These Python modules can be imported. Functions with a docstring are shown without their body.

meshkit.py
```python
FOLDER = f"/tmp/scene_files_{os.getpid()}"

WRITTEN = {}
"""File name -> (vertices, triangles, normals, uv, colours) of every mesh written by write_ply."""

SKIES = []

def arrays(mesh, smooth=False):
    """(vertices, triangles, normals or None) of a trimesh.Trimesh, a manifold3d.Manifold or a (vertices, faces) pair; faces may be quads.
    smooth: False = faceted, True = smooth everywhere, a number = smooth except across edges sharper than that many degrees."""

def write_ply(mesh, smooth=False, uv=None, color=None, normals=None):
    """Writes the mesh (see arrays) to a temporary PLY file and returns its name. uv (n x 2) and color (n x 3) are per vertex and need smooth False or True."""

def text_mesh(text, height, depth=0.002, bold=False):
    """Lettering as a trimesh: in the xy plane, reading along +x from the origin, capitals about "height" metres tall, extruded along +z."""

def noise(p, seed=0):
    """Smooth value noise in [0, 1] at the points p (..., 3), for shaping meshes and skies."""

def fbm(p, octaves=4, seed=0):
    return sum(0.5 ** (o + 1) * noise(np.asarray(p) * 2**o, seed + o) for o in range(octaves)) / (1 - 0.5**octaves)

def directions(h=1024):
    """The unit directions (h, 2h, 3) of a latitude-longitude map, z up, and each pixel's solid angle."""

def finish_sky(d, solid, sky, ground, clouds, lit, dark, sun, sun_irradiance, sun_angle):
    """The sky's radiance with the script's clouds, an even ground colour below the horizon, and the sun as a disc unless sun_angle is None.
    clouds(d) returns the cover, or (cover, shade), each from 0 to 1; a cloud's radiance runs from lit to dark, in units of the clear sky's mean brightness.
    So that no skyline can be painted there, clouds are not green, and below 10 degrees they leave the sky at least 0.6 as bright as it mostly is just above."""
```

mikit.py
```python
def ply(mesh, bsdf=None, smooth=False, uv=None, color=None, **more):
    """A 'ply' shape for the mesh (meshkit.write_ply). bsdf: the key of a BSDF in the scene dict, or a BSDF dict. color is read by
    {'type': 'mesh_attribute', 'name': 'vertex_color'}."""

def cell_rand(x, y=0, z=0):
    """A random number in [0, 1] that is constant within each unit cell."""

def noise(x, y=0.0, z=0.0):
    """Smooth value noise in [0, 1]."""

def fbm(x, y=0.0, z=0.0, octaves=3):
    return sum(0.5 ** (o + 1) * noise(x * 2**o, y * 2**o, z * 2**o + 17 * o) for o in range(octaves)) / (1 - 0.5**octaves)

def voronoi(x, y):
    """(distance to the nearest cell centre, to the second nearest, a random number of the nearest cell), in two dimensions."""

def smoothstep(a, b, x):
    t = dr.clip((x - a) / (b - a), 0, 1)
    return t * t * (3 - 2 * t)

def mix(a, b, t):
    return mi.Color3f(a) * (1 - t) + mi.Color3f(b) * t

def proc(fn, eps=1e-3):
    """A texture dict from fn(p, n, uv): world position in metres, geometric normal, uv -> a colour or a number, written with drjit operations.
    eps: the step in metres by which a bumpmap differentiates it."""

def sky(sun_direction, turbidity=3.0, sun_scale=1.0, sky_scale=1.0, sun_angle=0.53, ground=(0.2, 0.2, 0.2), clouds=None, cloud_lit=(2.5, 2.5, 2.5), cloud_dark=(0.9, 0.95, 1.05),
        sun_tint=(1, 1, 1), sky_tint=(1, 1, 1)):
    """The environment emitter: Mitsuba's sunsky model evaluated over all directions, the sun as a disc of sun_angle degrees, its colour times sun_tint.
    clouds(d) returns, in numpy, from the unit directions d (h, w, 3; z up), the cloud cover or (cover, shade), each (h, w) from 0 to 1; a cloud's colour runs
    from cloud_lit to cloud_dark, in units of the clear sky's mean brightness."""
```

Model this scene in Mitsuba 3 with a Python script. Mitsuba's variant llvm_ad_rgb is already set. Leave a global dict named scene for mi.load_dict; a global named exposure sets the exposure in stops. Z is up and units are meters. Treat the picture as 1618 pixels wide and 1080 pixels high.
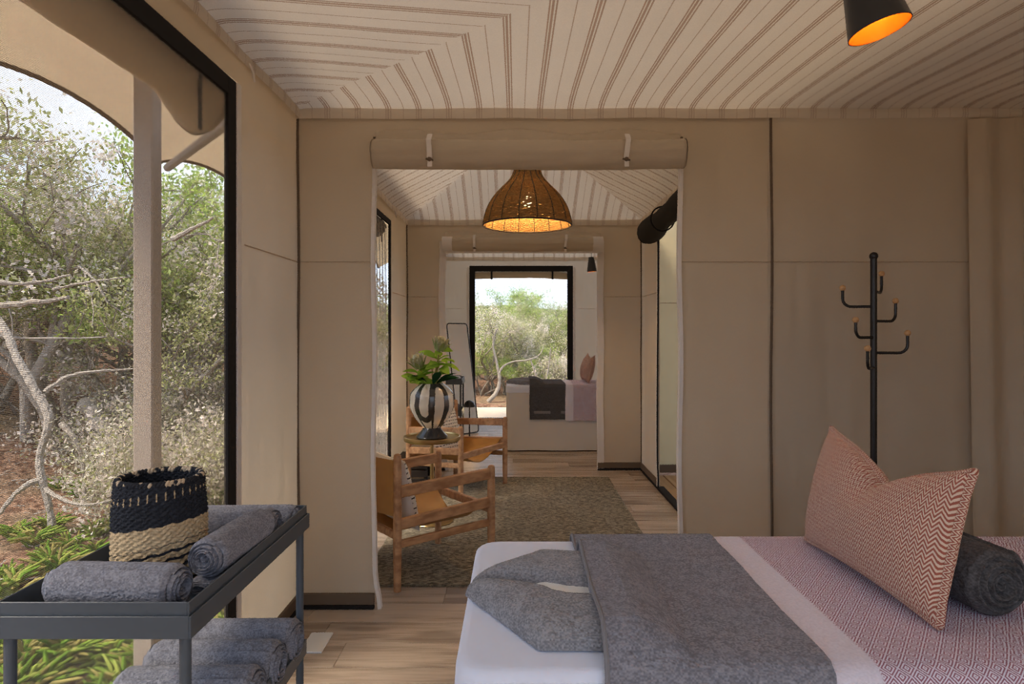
import math, numpy as np, trimesh, drjit as dr, mitsuba as mi, mikit, meshkit
from shapely.geometry import Polygon
T = mi.ScalarTransform4f
scene, labels = {}, {}
mix, smoothstep, noise, fbm, cell_rand = mikit.mix, mikit.smoothstep, mikit.noise, mikit.fbm, mikit.cell_rand
PI = math.pi

# ------------------------------------------------------------------ camera, sky, exposure
exposure = 3.3
scene['camera'] = {'type': 'perspective', 'fov_axis': 'x', 'fov': 77.94, 'near_clip': 0.02, 'far_clip': 500.0,
                   'principal_point_offset_x': -0.0037, 'principal_point_offset_y': 0.0148,
                   'to_world': T().look_at(origin=[0, 0, 1.25], target=[0, 1, 1.25], up=[0, 0, 1])}


def cloud_cover(d):
    q = np.stack([d[..., 0] / (d[..., 2] + 0.25), d[..., 1] / (d[..., 2] + 0.25), d[..., 2] * 0 + 3.1], -1)
    c = meshkit.fbm(q * 2.2, 5, 4)
    return np.clip((c - 0.25) * 3.0, 0.6, 1), np.clip((meshkit.fbm(q * 3.1 + 9, 4, 8) - 0.4) * 1.6, 0, 0.6)


SUN = (-0.52, -0.42, 0.80)
scene['sky'] = mikit.sky(SUN, turbidity=3.5, sun_scale=0.46, sky_scale=0.95, sun_angle=24.0, ground=(0.2, 0.17, 0.13), clouds=cloud_cover,
                         cloud_lit=(1.85, 2.05, 2.4), cloud_dark=(1.4, 1.6, 1.95), sky_tint=(0.95, 1.0, 1.08))

# ------------------------------------------------------------------ helpers


def numbered(key):
    if key not in scene and key not in labels and key not in taken:
        taken.add(key)
        return key
    n = counters.get(key, 0)
    while True:
        n += 1
        k = f'{key}_{n:03d}'
        if k not in scene and k not in labels and k not in taken:
            counters[key] = n
            taken.add(k)
            return k


taken, counters = set(), {}


def thing(name, label, cat, group=None, kind=None):
    k = numbered(name)
    labels[k] = {'label': label}
    if cat:
        labels[k]['category'] = cat
    if group:
        labels[k]['group'] = group
    if kind:
        labels[k]['kind'] = kind
    return k


def put(name, mesh, bsdf, parent=None, smooth=30, label=None, kind=None, uv=None, color=None, tw=None, **more):
    """one entry of the scene; mesh may be a ready shape dict"""
    k = numbered((parent + '__' if parent else '') + name)
    d = dict(mesh) if isinstance(mesh, dict) else mikit.ply(mesh, bsdf, smooth=smooth, uv=uv, color=color, **more)
    if tw is not None:
        d['to_world'] = tw
    scene[k] = d
    if label or kind:
        labels[k] = {}
        if label:
            labels[k]['label'] = label
        if kind:
            labels[k]['kind'] = kind
    return k


def solo(name, mesh, bsdf, label, cat, group=None, kind=None, **kw):
    k = put(name, mesh, bsdf, None, **kw)
    labels[k] = {'label': label}
    if cat:
        labels[k]['category'] = cat
    if group:
        labels[k]['group'] = group
    if kind:
        labels[k]['kind'] = kind
    return k


def struct(name, mesh, bsdf, label, **kw):
    return solo(name, mesh, bsdf, label, None, None, 'structure', **kw)


def cat(*ms):
    ms = [m if isinstance(m, trimesh.Trimesh) else trimesh.Trimesh(m[0], m[1], process=False) for m in ms]
    return trimesh.util.concatenate(ms)


def cbox(lo, hi, c=0.003):
    """box with chamfered edges"""
    lo, hi = np.minimum(lo, hi).astype(float), np.maximum(lo, hi).astype(float)
    c = min(c, 0.45 * (hi - lo).min())
    pts = []
    for s in np.ndindex(2, 2, 2):
        s = np.array(s)
        p = np.where(s, hi, lo)
        inn = np.where(s, -c, c)
        for k in range(3):
            q = p + inn
            q[k] = p[k]
            pts.append(q)
    return trimesh.Trimesh(pts, process=False).convex_hull


def box(lo, hi):
    lo, hi = np.minimum(lo, hi), np.maximum(lo, hi)
    return trimesh.creation.box(bounds=[lo, hi])


def grid(P, closed_u=False, closed_v=False):
    """(nu, nv, 3) points -> mesh"""
    nu, nv = P.shape[:2]
    i = np.arange(nu if closed_u else nu - 1)
    j = np.arange(nv if closed_v else nv - 1)
    I, J = np.meshgrid(i, j, indexing='ij')
    a = I * nv + J
    b = ((I + 1) % nu) * nv + J
    c = ((I + 1) % nu) * nv + (J + 1) % nv
    d = I * nv + (J + 1) % nv
    f = np.concatenate([np.stack([a, b, c], -1).reshape(-1, 3), np.stack([a, c, d], -1).reshape(-1, 3)])
    return trimesh.Trimesh(P.reshape(-1, 3), f, process=False)


def tube(pts, r, sides=10, caps=True):
    p = np.asarray(pts, float)
    n = len(p)
    r = np.broadcast_to(np.asarray(r, float), (n,))
    t = np.gradient(p, axis=0)
    t /= np.linalg.norm(t, axis=1, keepdims=True) + 1e-12
    a = np.cross(t[0], [0, 0, 1.0] if abs(t[0, 2]) < 0.9 else [1.0, 0, 0])
    A = []
    for k in range(n):
        a = a - t[k] * (a @ t[k])
        a /= np.linalg.norm(a) + 1e-12
        A.append(a)
    A = np.array(A)
    B = np.cross(t, A)
    ang = np.arange(sides) * 2 * PI / sides
    v = p[:, None] + r[:, None, None] * (np.cos(ang)[None, :, None] * A[:, None] + np.sin(ang)[None, :, None] * B[:, None])
    m = grid(v, closed_v=True)
    if caps:
        V = np.vstack([m.vertices, p[0], p[-1]])
        i = np.arange(sides)
        e = (n - 1) * sides
        F = np.vstack([m.faces, np.stack([i, (i + 1) % sides, i * 0 + len(V) - 2], 1), np.stack([e + (i + 1) % sides, e + i, i * 0 + len(V) - 1], 1)])
        m = trimesh.Trimesh(V, F, process=False)
    m.faces = m.faces[:, ::-1]
    return m


def arc(p0, p1, p2, n=8):
    """quadratic bezier"""
    t = np.linspace(0, 1, n)[:, None]
    p0, p1, p2 = map(np.asarray, (p0, p1, p2))
    return (1 - t) ** 2 * p0 + 2 * t * (1 - t) * p1 + t * t * p2


def spline(pts, n=40):
    from scipy.interpolate import CubicSpline
    pts = np.asarray(pts, float)
    s = np.r_[0, np.cumsum(np.linalg.norm(np.diff(pts, axis=0), axis=1))]
    return CubicSpline(s, pts)(np.linspace(0, s[-1], n))


def lathe(prof, n=64, center=(0, 0, 0)):
    prof = np.asarray(prof, float)
    th = np.arange(n) * 2 * PI / n
    P = np.stack([prof[:, None, 0] * np.cos(th), prof[:, None, 0] * np.sin(th), np.broadcast_to(prof[:, None, 1], (len(prof), n))], -1) + np.asarray(center)
    m = grid(P, closed_v=True)
    m.faces = m.faces[:, ::-1]
    return m


def ball(c, r, sub=2):
    m = trimesh.creation.icosphere(sub, r)
    m.apply_translation(c)
    return m


def rot(axis, deg, point=(0, 0, 0)):
    return trimesh.transformations.rotation_matrix(math.radians(deg), axis, point)


def fb(p, s=1.0, o=4, seed=0):
    return meshkit.fbm(np.asarray(p) * s, o, seed) - 0.5


# ------------------------------------------------------------------ materials
def rgb(*c):
    return {'type': 'rgb', 'value': list(c)}


def srgb(r, g, b):
    f = lambda v: (v / 255 / 12.92) if v < 10 else ((v / 255 + 0.055) / 1.055) ** 2.4
    return (f(r), f(g), f(b))


def plain(name, c, rough=0.6, metallic=0.0, spec=0.4, **kw):
    scene[name] = {'type': 'twosided', 'b': {'type': 'principled', 'base_color': rgb(*c) if isinstance(c, tuple) else c, 'roughness': rough, 'metallic': metallic, 'specular': spec, **kw}}
    return name


def bumped(name, inner, fn, scale, eps=1e-3):
    scene[name] = {'type': 'bumpmap', 'tex': mikit.proc(fn, eps), 'scale': float(scale), 'b': inner}
    return name


def two(inner):
    return {'type': 'twosided', 'b': inner}


# canvas: thin cloth that lets some daylight through
def canvas_colour(p, n, uv):
    v = fbm(p.x * 3, p.y * 3, p.z * 1.2, 3)
    fine = noise(p.x * 420, p.y * 420, p.z * 420)
    c = mix(CANVAS_A, CANVAS_B, v)
    return c * (0.97 + 0.06 * fine)


CANVAS_A, CANVAS_B = (0.56, 0.475, 0.36), (0.65, 0.56, 0.44)


def canvas_bump(p, n, uv):
    h = p.x + p.y
    folds = fbm(h * 7, p.z * 0.7, 2.0, 3)
    diag = fbm(h * 2.3 + p.z * 1.7, p.z * 2.0 - h, 5.0, 3)
    return folds * 0.6 + diag * 0.9 + 0.012 * noise(h * 300, p.z * 300, 1.0)


def cloth_thin(colour, trans, rough=0.85):
    return {'type': 'principledthin', 'base_color': colour, 'roughness': rough, 'diff_trans': float(trans), 'eta': 1.3}


bumped('canvas', cloth_thin(mikit.proc(canvas_colour), 0.45), canvas_bump, 0.042, 4e-3)
scene['sunlit_annex_canvas'] = cloth_thin(rgb(0.66, 0.575, 0.36), 0.7)  # yellow glow of sunlit cloth put into the base colour
plain('white_tape', (0.70, 0.66, 0.62), 0.8, spec=0.1)
plain('black_webbing', (0.012, 0.011, 0.011), 0.7, spec=0.2)
plain('skirt_taupe', (0.14, 0.105, 0.075), 0.8, spec=0.1)
plain('seam_thread', (0.46, 0.37, 0.27), 0.9, spec=0.05)

XR1, XR = 3.40, 1.14
XL, D, YB, WH = -0.989, 2.867, -0.60, 2.26


def stripes(u):
    w = u / 0.1365
    f = (w - dr.floor(w)) * 0.1365
    line = lambda c, hw: 1 - smoothstep(hw * 0.55, hw * 1.25, dr.abs(f - c))
    return dr.maximum(dr.maximum(line(0.022, 0.0042), dr.maximum(line(0.012, 0.0028), line(0.033, 0.0028))), 0.8 * line(0.090, 0.0020))


def lining_colour(p, n, uv):
    first = p.y < D
    yr = p.y - dr.floor(p.y / D) * D
    df = dr.select(first, D - p.y, D - yr)
    db = dr.select(first, p.y - YB, yr)
    dl, dri = p.x - XL, dr.select(first, XR1 - p.x, XR - p.x)
    across = dr.minimum(dl, dri) < dr.minimum(df, db)
    u = dr.select(across, p.y * 0.93 + 0.02, p.x + 0.05)
    s = stripes(u)
    base = mix((0.52, 0.445, 0.35), (0.58, 0.50, 0.40), fbm(p.x * 2, p.y * 2, 0, 2)) * (0.96 + 0.08 * noise(p.x * 350, p.y * 350, p.z * 350))
    return mix(base, (0.26, 0.155, 0.095), s * 0.8)


def lining_bump(p, n, uv):
    return fbm(p.x * 2.1, p.y * 2.1, 3.0, 3) + 0.25 * fbm(p.x * 9, p.y * 9, 1.0, 2)




def valance_colour(p, n, uv):
    return mix(lining_colour(p, n, uv), (0.80, 0.74, 0.65), 0.45)


scene['valance_cloth'] = cloth_thin(mikit.proc(valance_colour), 0.15)
bumped('lining', cloth_thin(mikit.proc(lining_colour, 1e-3), 0.4), lining_bump, 0.012, 4e-3)


def plank_colour(p, n, uv):
    row = dr.floor((p.y - YB) / 0.185)
    off = cell_rand(row, 7) * 1.3
    col = dr.floor((p.x + 3.0 + off) / 1.3)
    tone = cell_rand(row, col, 3)
    x, y = p.x + col * 3.7 + row * 1.9, p.y * 1.0
    g = fbm(x * 2.2, y * 26, row, 4)
    g2 = fbm(x * 9, y * 140, row + col, 2)
    k = fbm(x * 1.6, y * 9, row * 3 + col, 3)
    knot = smoothstep(0.66, 0.78, k) * 0.5
    c = mix((0.275, 0.215, 0.165), (0.47, 0.39, 0.315), smoothstep(0.25, 0.75, g * 0.7 + g2 * 0.3 + (tone - 0.5) * 0.35))
    return mix(c, (0.12, 0.08, 0.055), knot)


def plank_bump(p, n, uv):
    return fbm(p.x * 4, p.y * 90, 1.0, 3)


bumped('floor_wood', two({'type': 'principled', 'base_color': mikit.proc(plank_colour), 'roughness': 0.38, 'specular': 0.45}), plank_bump, 0.0012, 1e-3)
plain('subfloor', (0.05, 0.04, 0.03), 0.9)


def deck_colour(p, n, uv):
    g = fbm(p.x * 30, p.y * 1.5, 2.0, 3)
    return mix((0.33, 0.20, 0.10), (0.52, 0.36, 0.21), g)


plain('deck_wood', mikit.proc(deck_colour), 0.65, spec=0.25)
plain('pale_deck_wood', (0.52, 0.42, 0.31), 0.7, spec=0.2)


def terry(p, n, uv):
    return fbm(p.x * 240, p.y * 240, p.z * 240, 2) + 0.7 * fbm(p.x * 70, p.y * 70, p.z * 70, 2)


def towel_colour(a, b):
    def fn(p, n, uv):
        v = fbm(p.x * 60, p.y * 60, p.z * 60, 3)
        w = noise(p.x * 330, p.y * 330, p.z * 330)
        return mix(a, b, smoothstep(0.2, 0.8, v * 0.4 + w * 0.6))
    return mikit.proc(fn)


bumped('towel_grey', two({'type': 'principled', 'base_color': towel_colour((0.155, 0.160, 0.188), (0.285, 0.292, 0.335)), 'roughness': 0.95, 'specular': 0.1, 'sheen': 0.5}), terry, 0.0045, 8e-4)
bumped('towel_warm_grey', two({'type': 'principled', 'base_color': towel_colour((0.19, 0.195, 0.212), (0.35, 0.357, 0.385)), 'roughness': 0.95, 'specular': 0.1, 'sheen': 0.5}), terry, 0.006, 8e-4)
bumped('towel_dark', two({'type': 'principled', 'base_color': towel_colour((0.060, 0.060, 0.064), (0.115, 0.115, 0.122)), 'roughness': 0.95, 'specular': 0.1, 'sheen': 0.4}), terry, 0.004, 8e-4)
plain('towel_hem', (0.20, 0.20, 0.215), 0.9, spec=0.1)


def sheet_bump(p, n, uv):
    return fbm(p.x * 5, p.y * 5, p.z * 5, 3) + 0.3 * fbm(p.x * 14 + p.y * 10, p.y * 3 - p.x * 3, p.z * 4, 2)


bumped('sheet_white', two({'type': 'principled', 'base_color': rgb(0.71, 0.77, 0.90), 'roughness': 0.7, 'specular': 0.25}), sheet_bump, 0.006, 4e-3)
bumped('skirt_white', two({'type': 'principled', 'base_color': rgb(0.66, 0.63, 0.58), 'roughness': 0.85, 'specular': 0.1}), sheet_bump, 0.012, 4e-3)
plain('pad_white', (0.70, 0.72, 0.71), 0.6)


def throw_colour(p, n, uv):
    # woven herringbone that turns into small diamonds, lilac ground and plum thread
    hem = 1 - smoothstep(0.045, 0.052, p.x - 0.55)
    a, b = p.x, p.y + p.z * 1.0
    zx = dr.abs((a / 0.034 - dr.floor(a / 0.034)) - 0.5) * 2
    zz = b / 0.0135 + zx * 2.1
    chev = dr.abs(zz - dr.floor(zz) - 0.5) * 2
    qa, qb = a / 0.030, b / 0.040
    du = dr.abs(qa - dr.floor(qa) - 0.5) * 2 + dr.abs(qb - dr.floor(qb) - 0.5) * 2
    dia = dr.abs(du * 2.5 - dr.floor(du * 2.5) - 0.5) * 2
    sel = smoothstep(0.0, 0.05, a * 0.9 - b - 0.15 + 0.34)
    sel = smoothstep(0.45, 0.55, noise(a * 0 + dr.floor(a / 0.17) * 0.63, dr.floor(b / 0.24) * 0.71, 4.0))
    th = chev * (1 - sel) + dia * sel
    k = smoothstep(0.42, 0.62, th) * (1 - hem)
    ground = mix((0.62, 0.60, 0.69), (0.70, 0.68, 0.77), noise(a * 300, b * 300, 2.0))
    return mix(ground, (0.23, 0.065, 0.11), k * 0.88)


def throw_bump(p, n, uv):
    return noise(p.x * 260, p.y * 260, p.z * 260)


bumped('throw_cloth', two({'type': 'principled', 'base_color': mikit.proc(throw_colour), 'roughness': 0.9, 'specular': 0.1, 'sheen': 0.3}), throw_bump, 0.0012, 8e-4)


def herring(p, n, uv):
    a, b = uv.x, uv.y
    P = 0.0135
    z = dr.abs((a / P - dr.floor(a / P)) - 0.5) * 2
    w = b / 0.0100 + z * 1.35
    s = dr.abs(w - dr.floor(w) - 0.5) * 2
    k = smoothstep(0.4, 0.6, s)
    return mix((0.60, 0.47, 0.38), (0.30, 0.105, 0.075), k)


def herring_bump(p, n, uv):
    a, b = uv.x, uv.y
    P = 0.0135
    z = dr.abs((a / P - dr.floor(a / P)) - 0.5) * 2
    w = b / 0.0100 + z * 1.35
    return dr.abs(w - dr.floor(w) - 0.5)


bumped('cushion_weave', two({'type': 'principled', 'base_color': mikit.proc(herring), 'roughness': 0.9, 'specular': 0.1, 'sheen': 0.3}), herring_bump, 0.0015, 6e-4)


def rug_colour(p, n, uv):
    v = fbm(p.x * 40, p.y * 220, 1.0, 3)
    w = fbm(p.x * 3, p.y * 3, 2.0, 2)
    t = noise(p.x * 70, dr.floor(p.y * 110) * 3.7, 3.0)
    c = mix((0.135, 0.115, 0.08), (0.36, 0.315, 0.235), smoothstep(0.25, 0.75, v * 0.45 + t * 0.55))
    return c * (0.85 + 0.3 * w)


def rug_bump(p, n, uv):
    r = p.y * 110
    return dr.abs(r - dr.floor(r) - 0.5) + 0.6 * noise(p.x * 90 + 0.5 * dr.floor(r), dr.floor(r), 1.0)


bumped('jute', two({'type': 'principled', 'base_color': mikit.proc(rug_colour), 'roughness': 0.95, 'specular': 0.05}), rug_bump, 0.004, 1e-3)


def chair_wood(p, n, uv):
    q = fbm(p.x * 14, p.y * 14, p.z * 14, 3)
    g = fbm((p.x - p.y) * 60, p.z * 60, (p.x + p.y) * 9, 3)
    return mix((0.30, 0.145, 0.065), (0.52, 0.30, 0.155), smoothstep(0.25, 0.75, q * 0.5 + g * 0.5))


plain('chair_wood', mikit.proc(chair_wood), 0.5, spec=0.35)


def leather(p, n, uv):
    return mix((0.30, 0.135, 0.030), (0.42, 0.215, 0.060), fbm(p.x * 11, p.y * 11, p.z * 11, 4))


plain('tan_leather', mikit.proc(leather), 0.38, spec=0.5)


def leaf_print(p, n, uv):
    a, b = uv.x / 0.032, uv.y / 0.026
    row = dr.floor(b)
    a = a + 0.5 * row - dr.floor(row * 0.5)
    fa, fb_ = a - dr.floor(a) - 0.5, b - row - 0.5
    r = cell_rand(dr.floor(a), row, 1) - 0.5
    v = dr.abs(fb_ - 0.18 - dr.abs(fa + r * 0.15) * (0.6 + r * 0.5))
    k = (1 - smoothstep(0.10, 0.17, v)) * (1 - smoothstep(0.30, 0.40, dr.abs(fa)))
    front = uv.x > 0
    return mix((0.70, 0.66, 0.58), (0.035, 0.03, 0.03), dr.select(front, k, 0))


plain('leaf_print_cloth', mikit.proc(leaf_print), 0.9, spec=0.1)


def vase_colour(p, n, uv):
    # painted serpentine band: u along the girth, v up the side
    P = 0.0933
    u, v = uv.x + 0.012 * noise(uv.x * 9, uv.y * 14, 2.0), uv.y
    c = dr.floor(u / P)
    f = u - c * P
    odd = (c - 2 * dr.floor(c / 2)) > 0.5
    vt = 0.24 + 0.06 * cell_rand(c, 3)
    vb = 0.062 + 0.05 * cell_rand(c, 5)
    bars = dr.minimum(f, P - f)
    up = dr.abs(dr.sqrt(dr.square(f - P / 2) + dr.square(v - vt)) - P / 2)
    dn = dr.abs(dr.sqrt(dr.square(f - P / 2) + dr.square(v - vb)) - P / 2)
    d = dr.select(odd, dr.select(v > vt, up, bars), dr.select(v < vb, dn, bars))
    k = 1 - smoothstep(0.0170, 0.0200, d + 0.004 * (noise(uv.x * 60, uv.y * 60, 1.0) - 0.5))
    base = mix((0.62, 0.54, 0.42), (0.72, 0.65, 0.53), fbm(uv.x * 20, uv.y * 20, 3.0, 3))
    return mix(base, mix((0.018, 0.016, 0.014), (0.05, 0.044, 0.036), noise(uv.x * 50, uv.y * 50, 9.0)), k)


plain('vase_glaze', mikit.proc(vase_colour), 0.15, spec=0.5, clearcoat=0.8)
plain('black_glaze', (0.012, 0.013, 0.016), 0.08, spec=0.6, clearcoat=0.6)
plain('brass', (0.56, 0.42, 0.20), 0.28, metallic=1.0)
plain('cart_steel', srgb(74, 82, 90), 0.42, spec=0.45)
plain('black_metal', (0.010, 0.010, 0.011), 0.35, spec=0.5)
plain('knob_wood', (0.55, 0.33, 0.16), 0.5)
plain('gold_paint', (0.85, 0.36, 0.05), 0.35, metallic=0.6)
plain('socket_black', (0.02, 0.02, 0.02), 0.4)
plain('mirror_silver', (0.86, 0.86, 0.86), 0.03, metallic=1.0)
plain('dark_wood', (0.028, 0.020, 0.015), 0.5)
plain('grey_post', srgb(150, 140, 130), 0.55)
plain('weave_colour', {'type': 'mesh_attribute', 'name': 'vertex_color'}, 0.85, spec=0.15)


def straw(p, n, uv):
    return mix((0.22, 0.125, 0.045), (0.46, 0.30, 0.13), noise(p.x * 130, p.y * 130, p.z * 220))


scene['straw_rope'] = cloth_thin(mikit.proc(straw), 0.35)
plain('charcoal_cloth', (0.030, 0.027, 0.023), 0.85, spec=0.15)
bumped('blind_canvas', cloth_thin(rgb(0.52, 0.43, 0.30), 0.35), canvas_bump, 0.02, 4e-3)
plain('mesh_thread', (0.40, 0.37, 0.33), 0.8, spec=0.15)
scene['shade_fly_cloth'] = cloth_thin(rgb(0.40, 0.31, 0.20), 0.12)  # cloth of the added shading roof, dense to darken what lies below
scene['fly_canvas'] = cloth_thin(rgb(0.52, 0.41, 0.27), 0.60)
plain('bulb_glass', (0.9, 0.8, 0.6), 0.2)


def soil_colour(p, n, uv):
    v = fbm(p.x * 1.7, p.y * 1.7, 0, 3)
    w = fbm(p.x * 26, p.y * 26, 1.0, 3)
    c = mix((0.115, 0.058, 0.036), (0.27, 0.165, 0.11), smoothstep(0.3, 0.7, w))
    return mix(c, (0.20, 0.16, 0.10), smoothstep(0.5, 0.75, v) * 0.6)


def soil_bump(p, n, uv):
    return fbm(p.x * 18, p.y * 18, 2.0, 4)


bumped('soil', two({'type': 'principled', 'base_color': mikit.proc(soil_colour), 'roughness': 0.95, 'specular': 0.05}), soil_bump, 0.05, 5e-3)


def bark_bump(p, n, uv):
    return fbm(p.x * 55, p.y * 55, p.z * 25, 3)


bumped('bark', two({'type': 'principled', 'base_color': rgb(0.33, 0.295, 0.25), 'roughness': 0.9, 'specular': 0.05}), bark_bump, 0.02, 2e-3)
bumped('dead_bark', two({'type': 'principled', 'base_color': rgb(0.34, 0.31, 0.27), 'roughness': 0.9, 'specular': 0.05}), bark_bump, 0.02, 2e-3)
scene['leaf'] = {'type': 'principledthin', 'base_color': {'type': 'mesh_attribute', 'name': 'vertex_color'}, 'roughness': 0.55, 'diff_trans': 0.8, 'eta': 1.4}
scene['vase_leaf'] = {'type': 'principledthin', 'base_color': rgb(0.36, 0.55, 0.07), 'roughness': 0.35, 'diff_trans': 0.5, 'eta': 1.5}
scene['vase_leaf_dark'] = {'type': 'principledthin', 'base_color': rgb(0.022, 0.075, 0.030), 'roughness': 0.25, 'diff_trans': 0.25, 'eta': 1.5}
plain('bract', (0.45, 0.43, 0.26), 0.6)
plain('bract_green', (0.28, 0.33, 0.13), 0.6)
plain('stem', (0.42, 0.34, 0.10), 0.6)
plain('hill_green', (0.11, 0.13, 0.055), 0.95, spec=0.05)

# ------------------------------------------------------------------ ground and hill outside


def ground_z(x, y):
    x, y = np.asarray(x, float), np.asarray(y, float)
    left = np.clip(-x - 2.0, 0, 40)
    z = -0.42 + 0.20 * np.minimum(left, 8) + 0.05 * np.maximum(left - 8, 0)
    z = z + np.clip((y - 9.5) / 2.0, 0, 1) * (0.26 - 0.0 * x) + 0.03 * np.clip(y - 11, 0, 60)
    lump = meshkit.fbm(np.stack([x * 0.8, y * 0.8, x * 0], -1), 3, 5) - 0.5
    return z + 0.16 * lump * np.clip((np.abs(x - 0.1) - 1.5) / 1.0, 0, 1)


def sym(n, a, s=2.2):
    t = np.linspace(-1, 1, n)
    return np.sign(t) * np.abs(t) ** s * a


gx, gy = sym(150, 70), sym(150, 70) + 4
GX, GY = np.meshgrid(gx, gy, indexing='ij')
struct('ground', grid(np.stack([GX, GY, ground_z(GX, GY)], -1)), 'soil', 'red brown soil around the tent', smooth=True)
HX, HY = np.meshgrid(np.linspace(-60, 60, 90), np.linspace(28, 70, 30), indexing='ij')
HZ = 0.6 + 2.4 * np.exp(-((HX + 4) / 30) ** 2) * np.sin(np.clip((HY - 26) / 44, 0, 1) * PI) + 1.4 * fb(np.stack([HX * .5, HY * .5, HX * 0], -1), 1.0, 4, 3)
struct('hill', grid(np.stack([HX, HY, HZ], -1)), 'hill_green', 'green bushy hill beyond the far doorway', smooth=True)

# ------------------------------------------------------------------ floor
floor = struct('floor', cat(box([XL, YB, -0.06], [XR1, D, -0.012]), box([XL, D, -0.06], [XR, 3 * D, -0.012])), 'subfloor', 'greyish brown wood plank floor', smooth=False)
rows = int(math.ceil((3 * D - YB) / 0.185))


def crand(x, y=0, z=0):
    M = 0xFFFFFFFF
    X, Y, Z = (int(math.floor(v)) + 1000000 for v in (x, y, z))
    h = (X * 374761393 + Y * 668265263 + Z * 2147483647) & M
    h = ((h ^ (h >> 13)) * 1274126177) & M
    return ((h ^ (h >> 16)) & 0xFFFFFF) / 16777215.0


for r in range(rows):
    y0, y1 = YB + r * 0.185, min(YB + (r + 1) * 0.185, 3 * D)
    xr = XR1 if y1 <= D + 0.05 else XR
    off = crand(r, 7) * 1.3
    k = math.floor((XL + 3.0 + off) / 1.3)
    while True:
        a, b = k * 1.3 - 3.0 - off, (k + 1) * 1.3 - 3.0 - off
        a, b = max(a, XL), min(b, xr)
        if a >= xr - 0.01:
            break
        if b - a > 0.02 and y1 - y0 > 0.02:
            put('plank', cbox([a + 0.0006, y0 + 0.0006, -0.012], [b - 0.0006, y1 - 0.0006, 0.0], 0.0012), 'floor_wood', floor, smooth=False)
        k += 1

# ------------------------------------------------------------------ canvas walls


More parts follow.
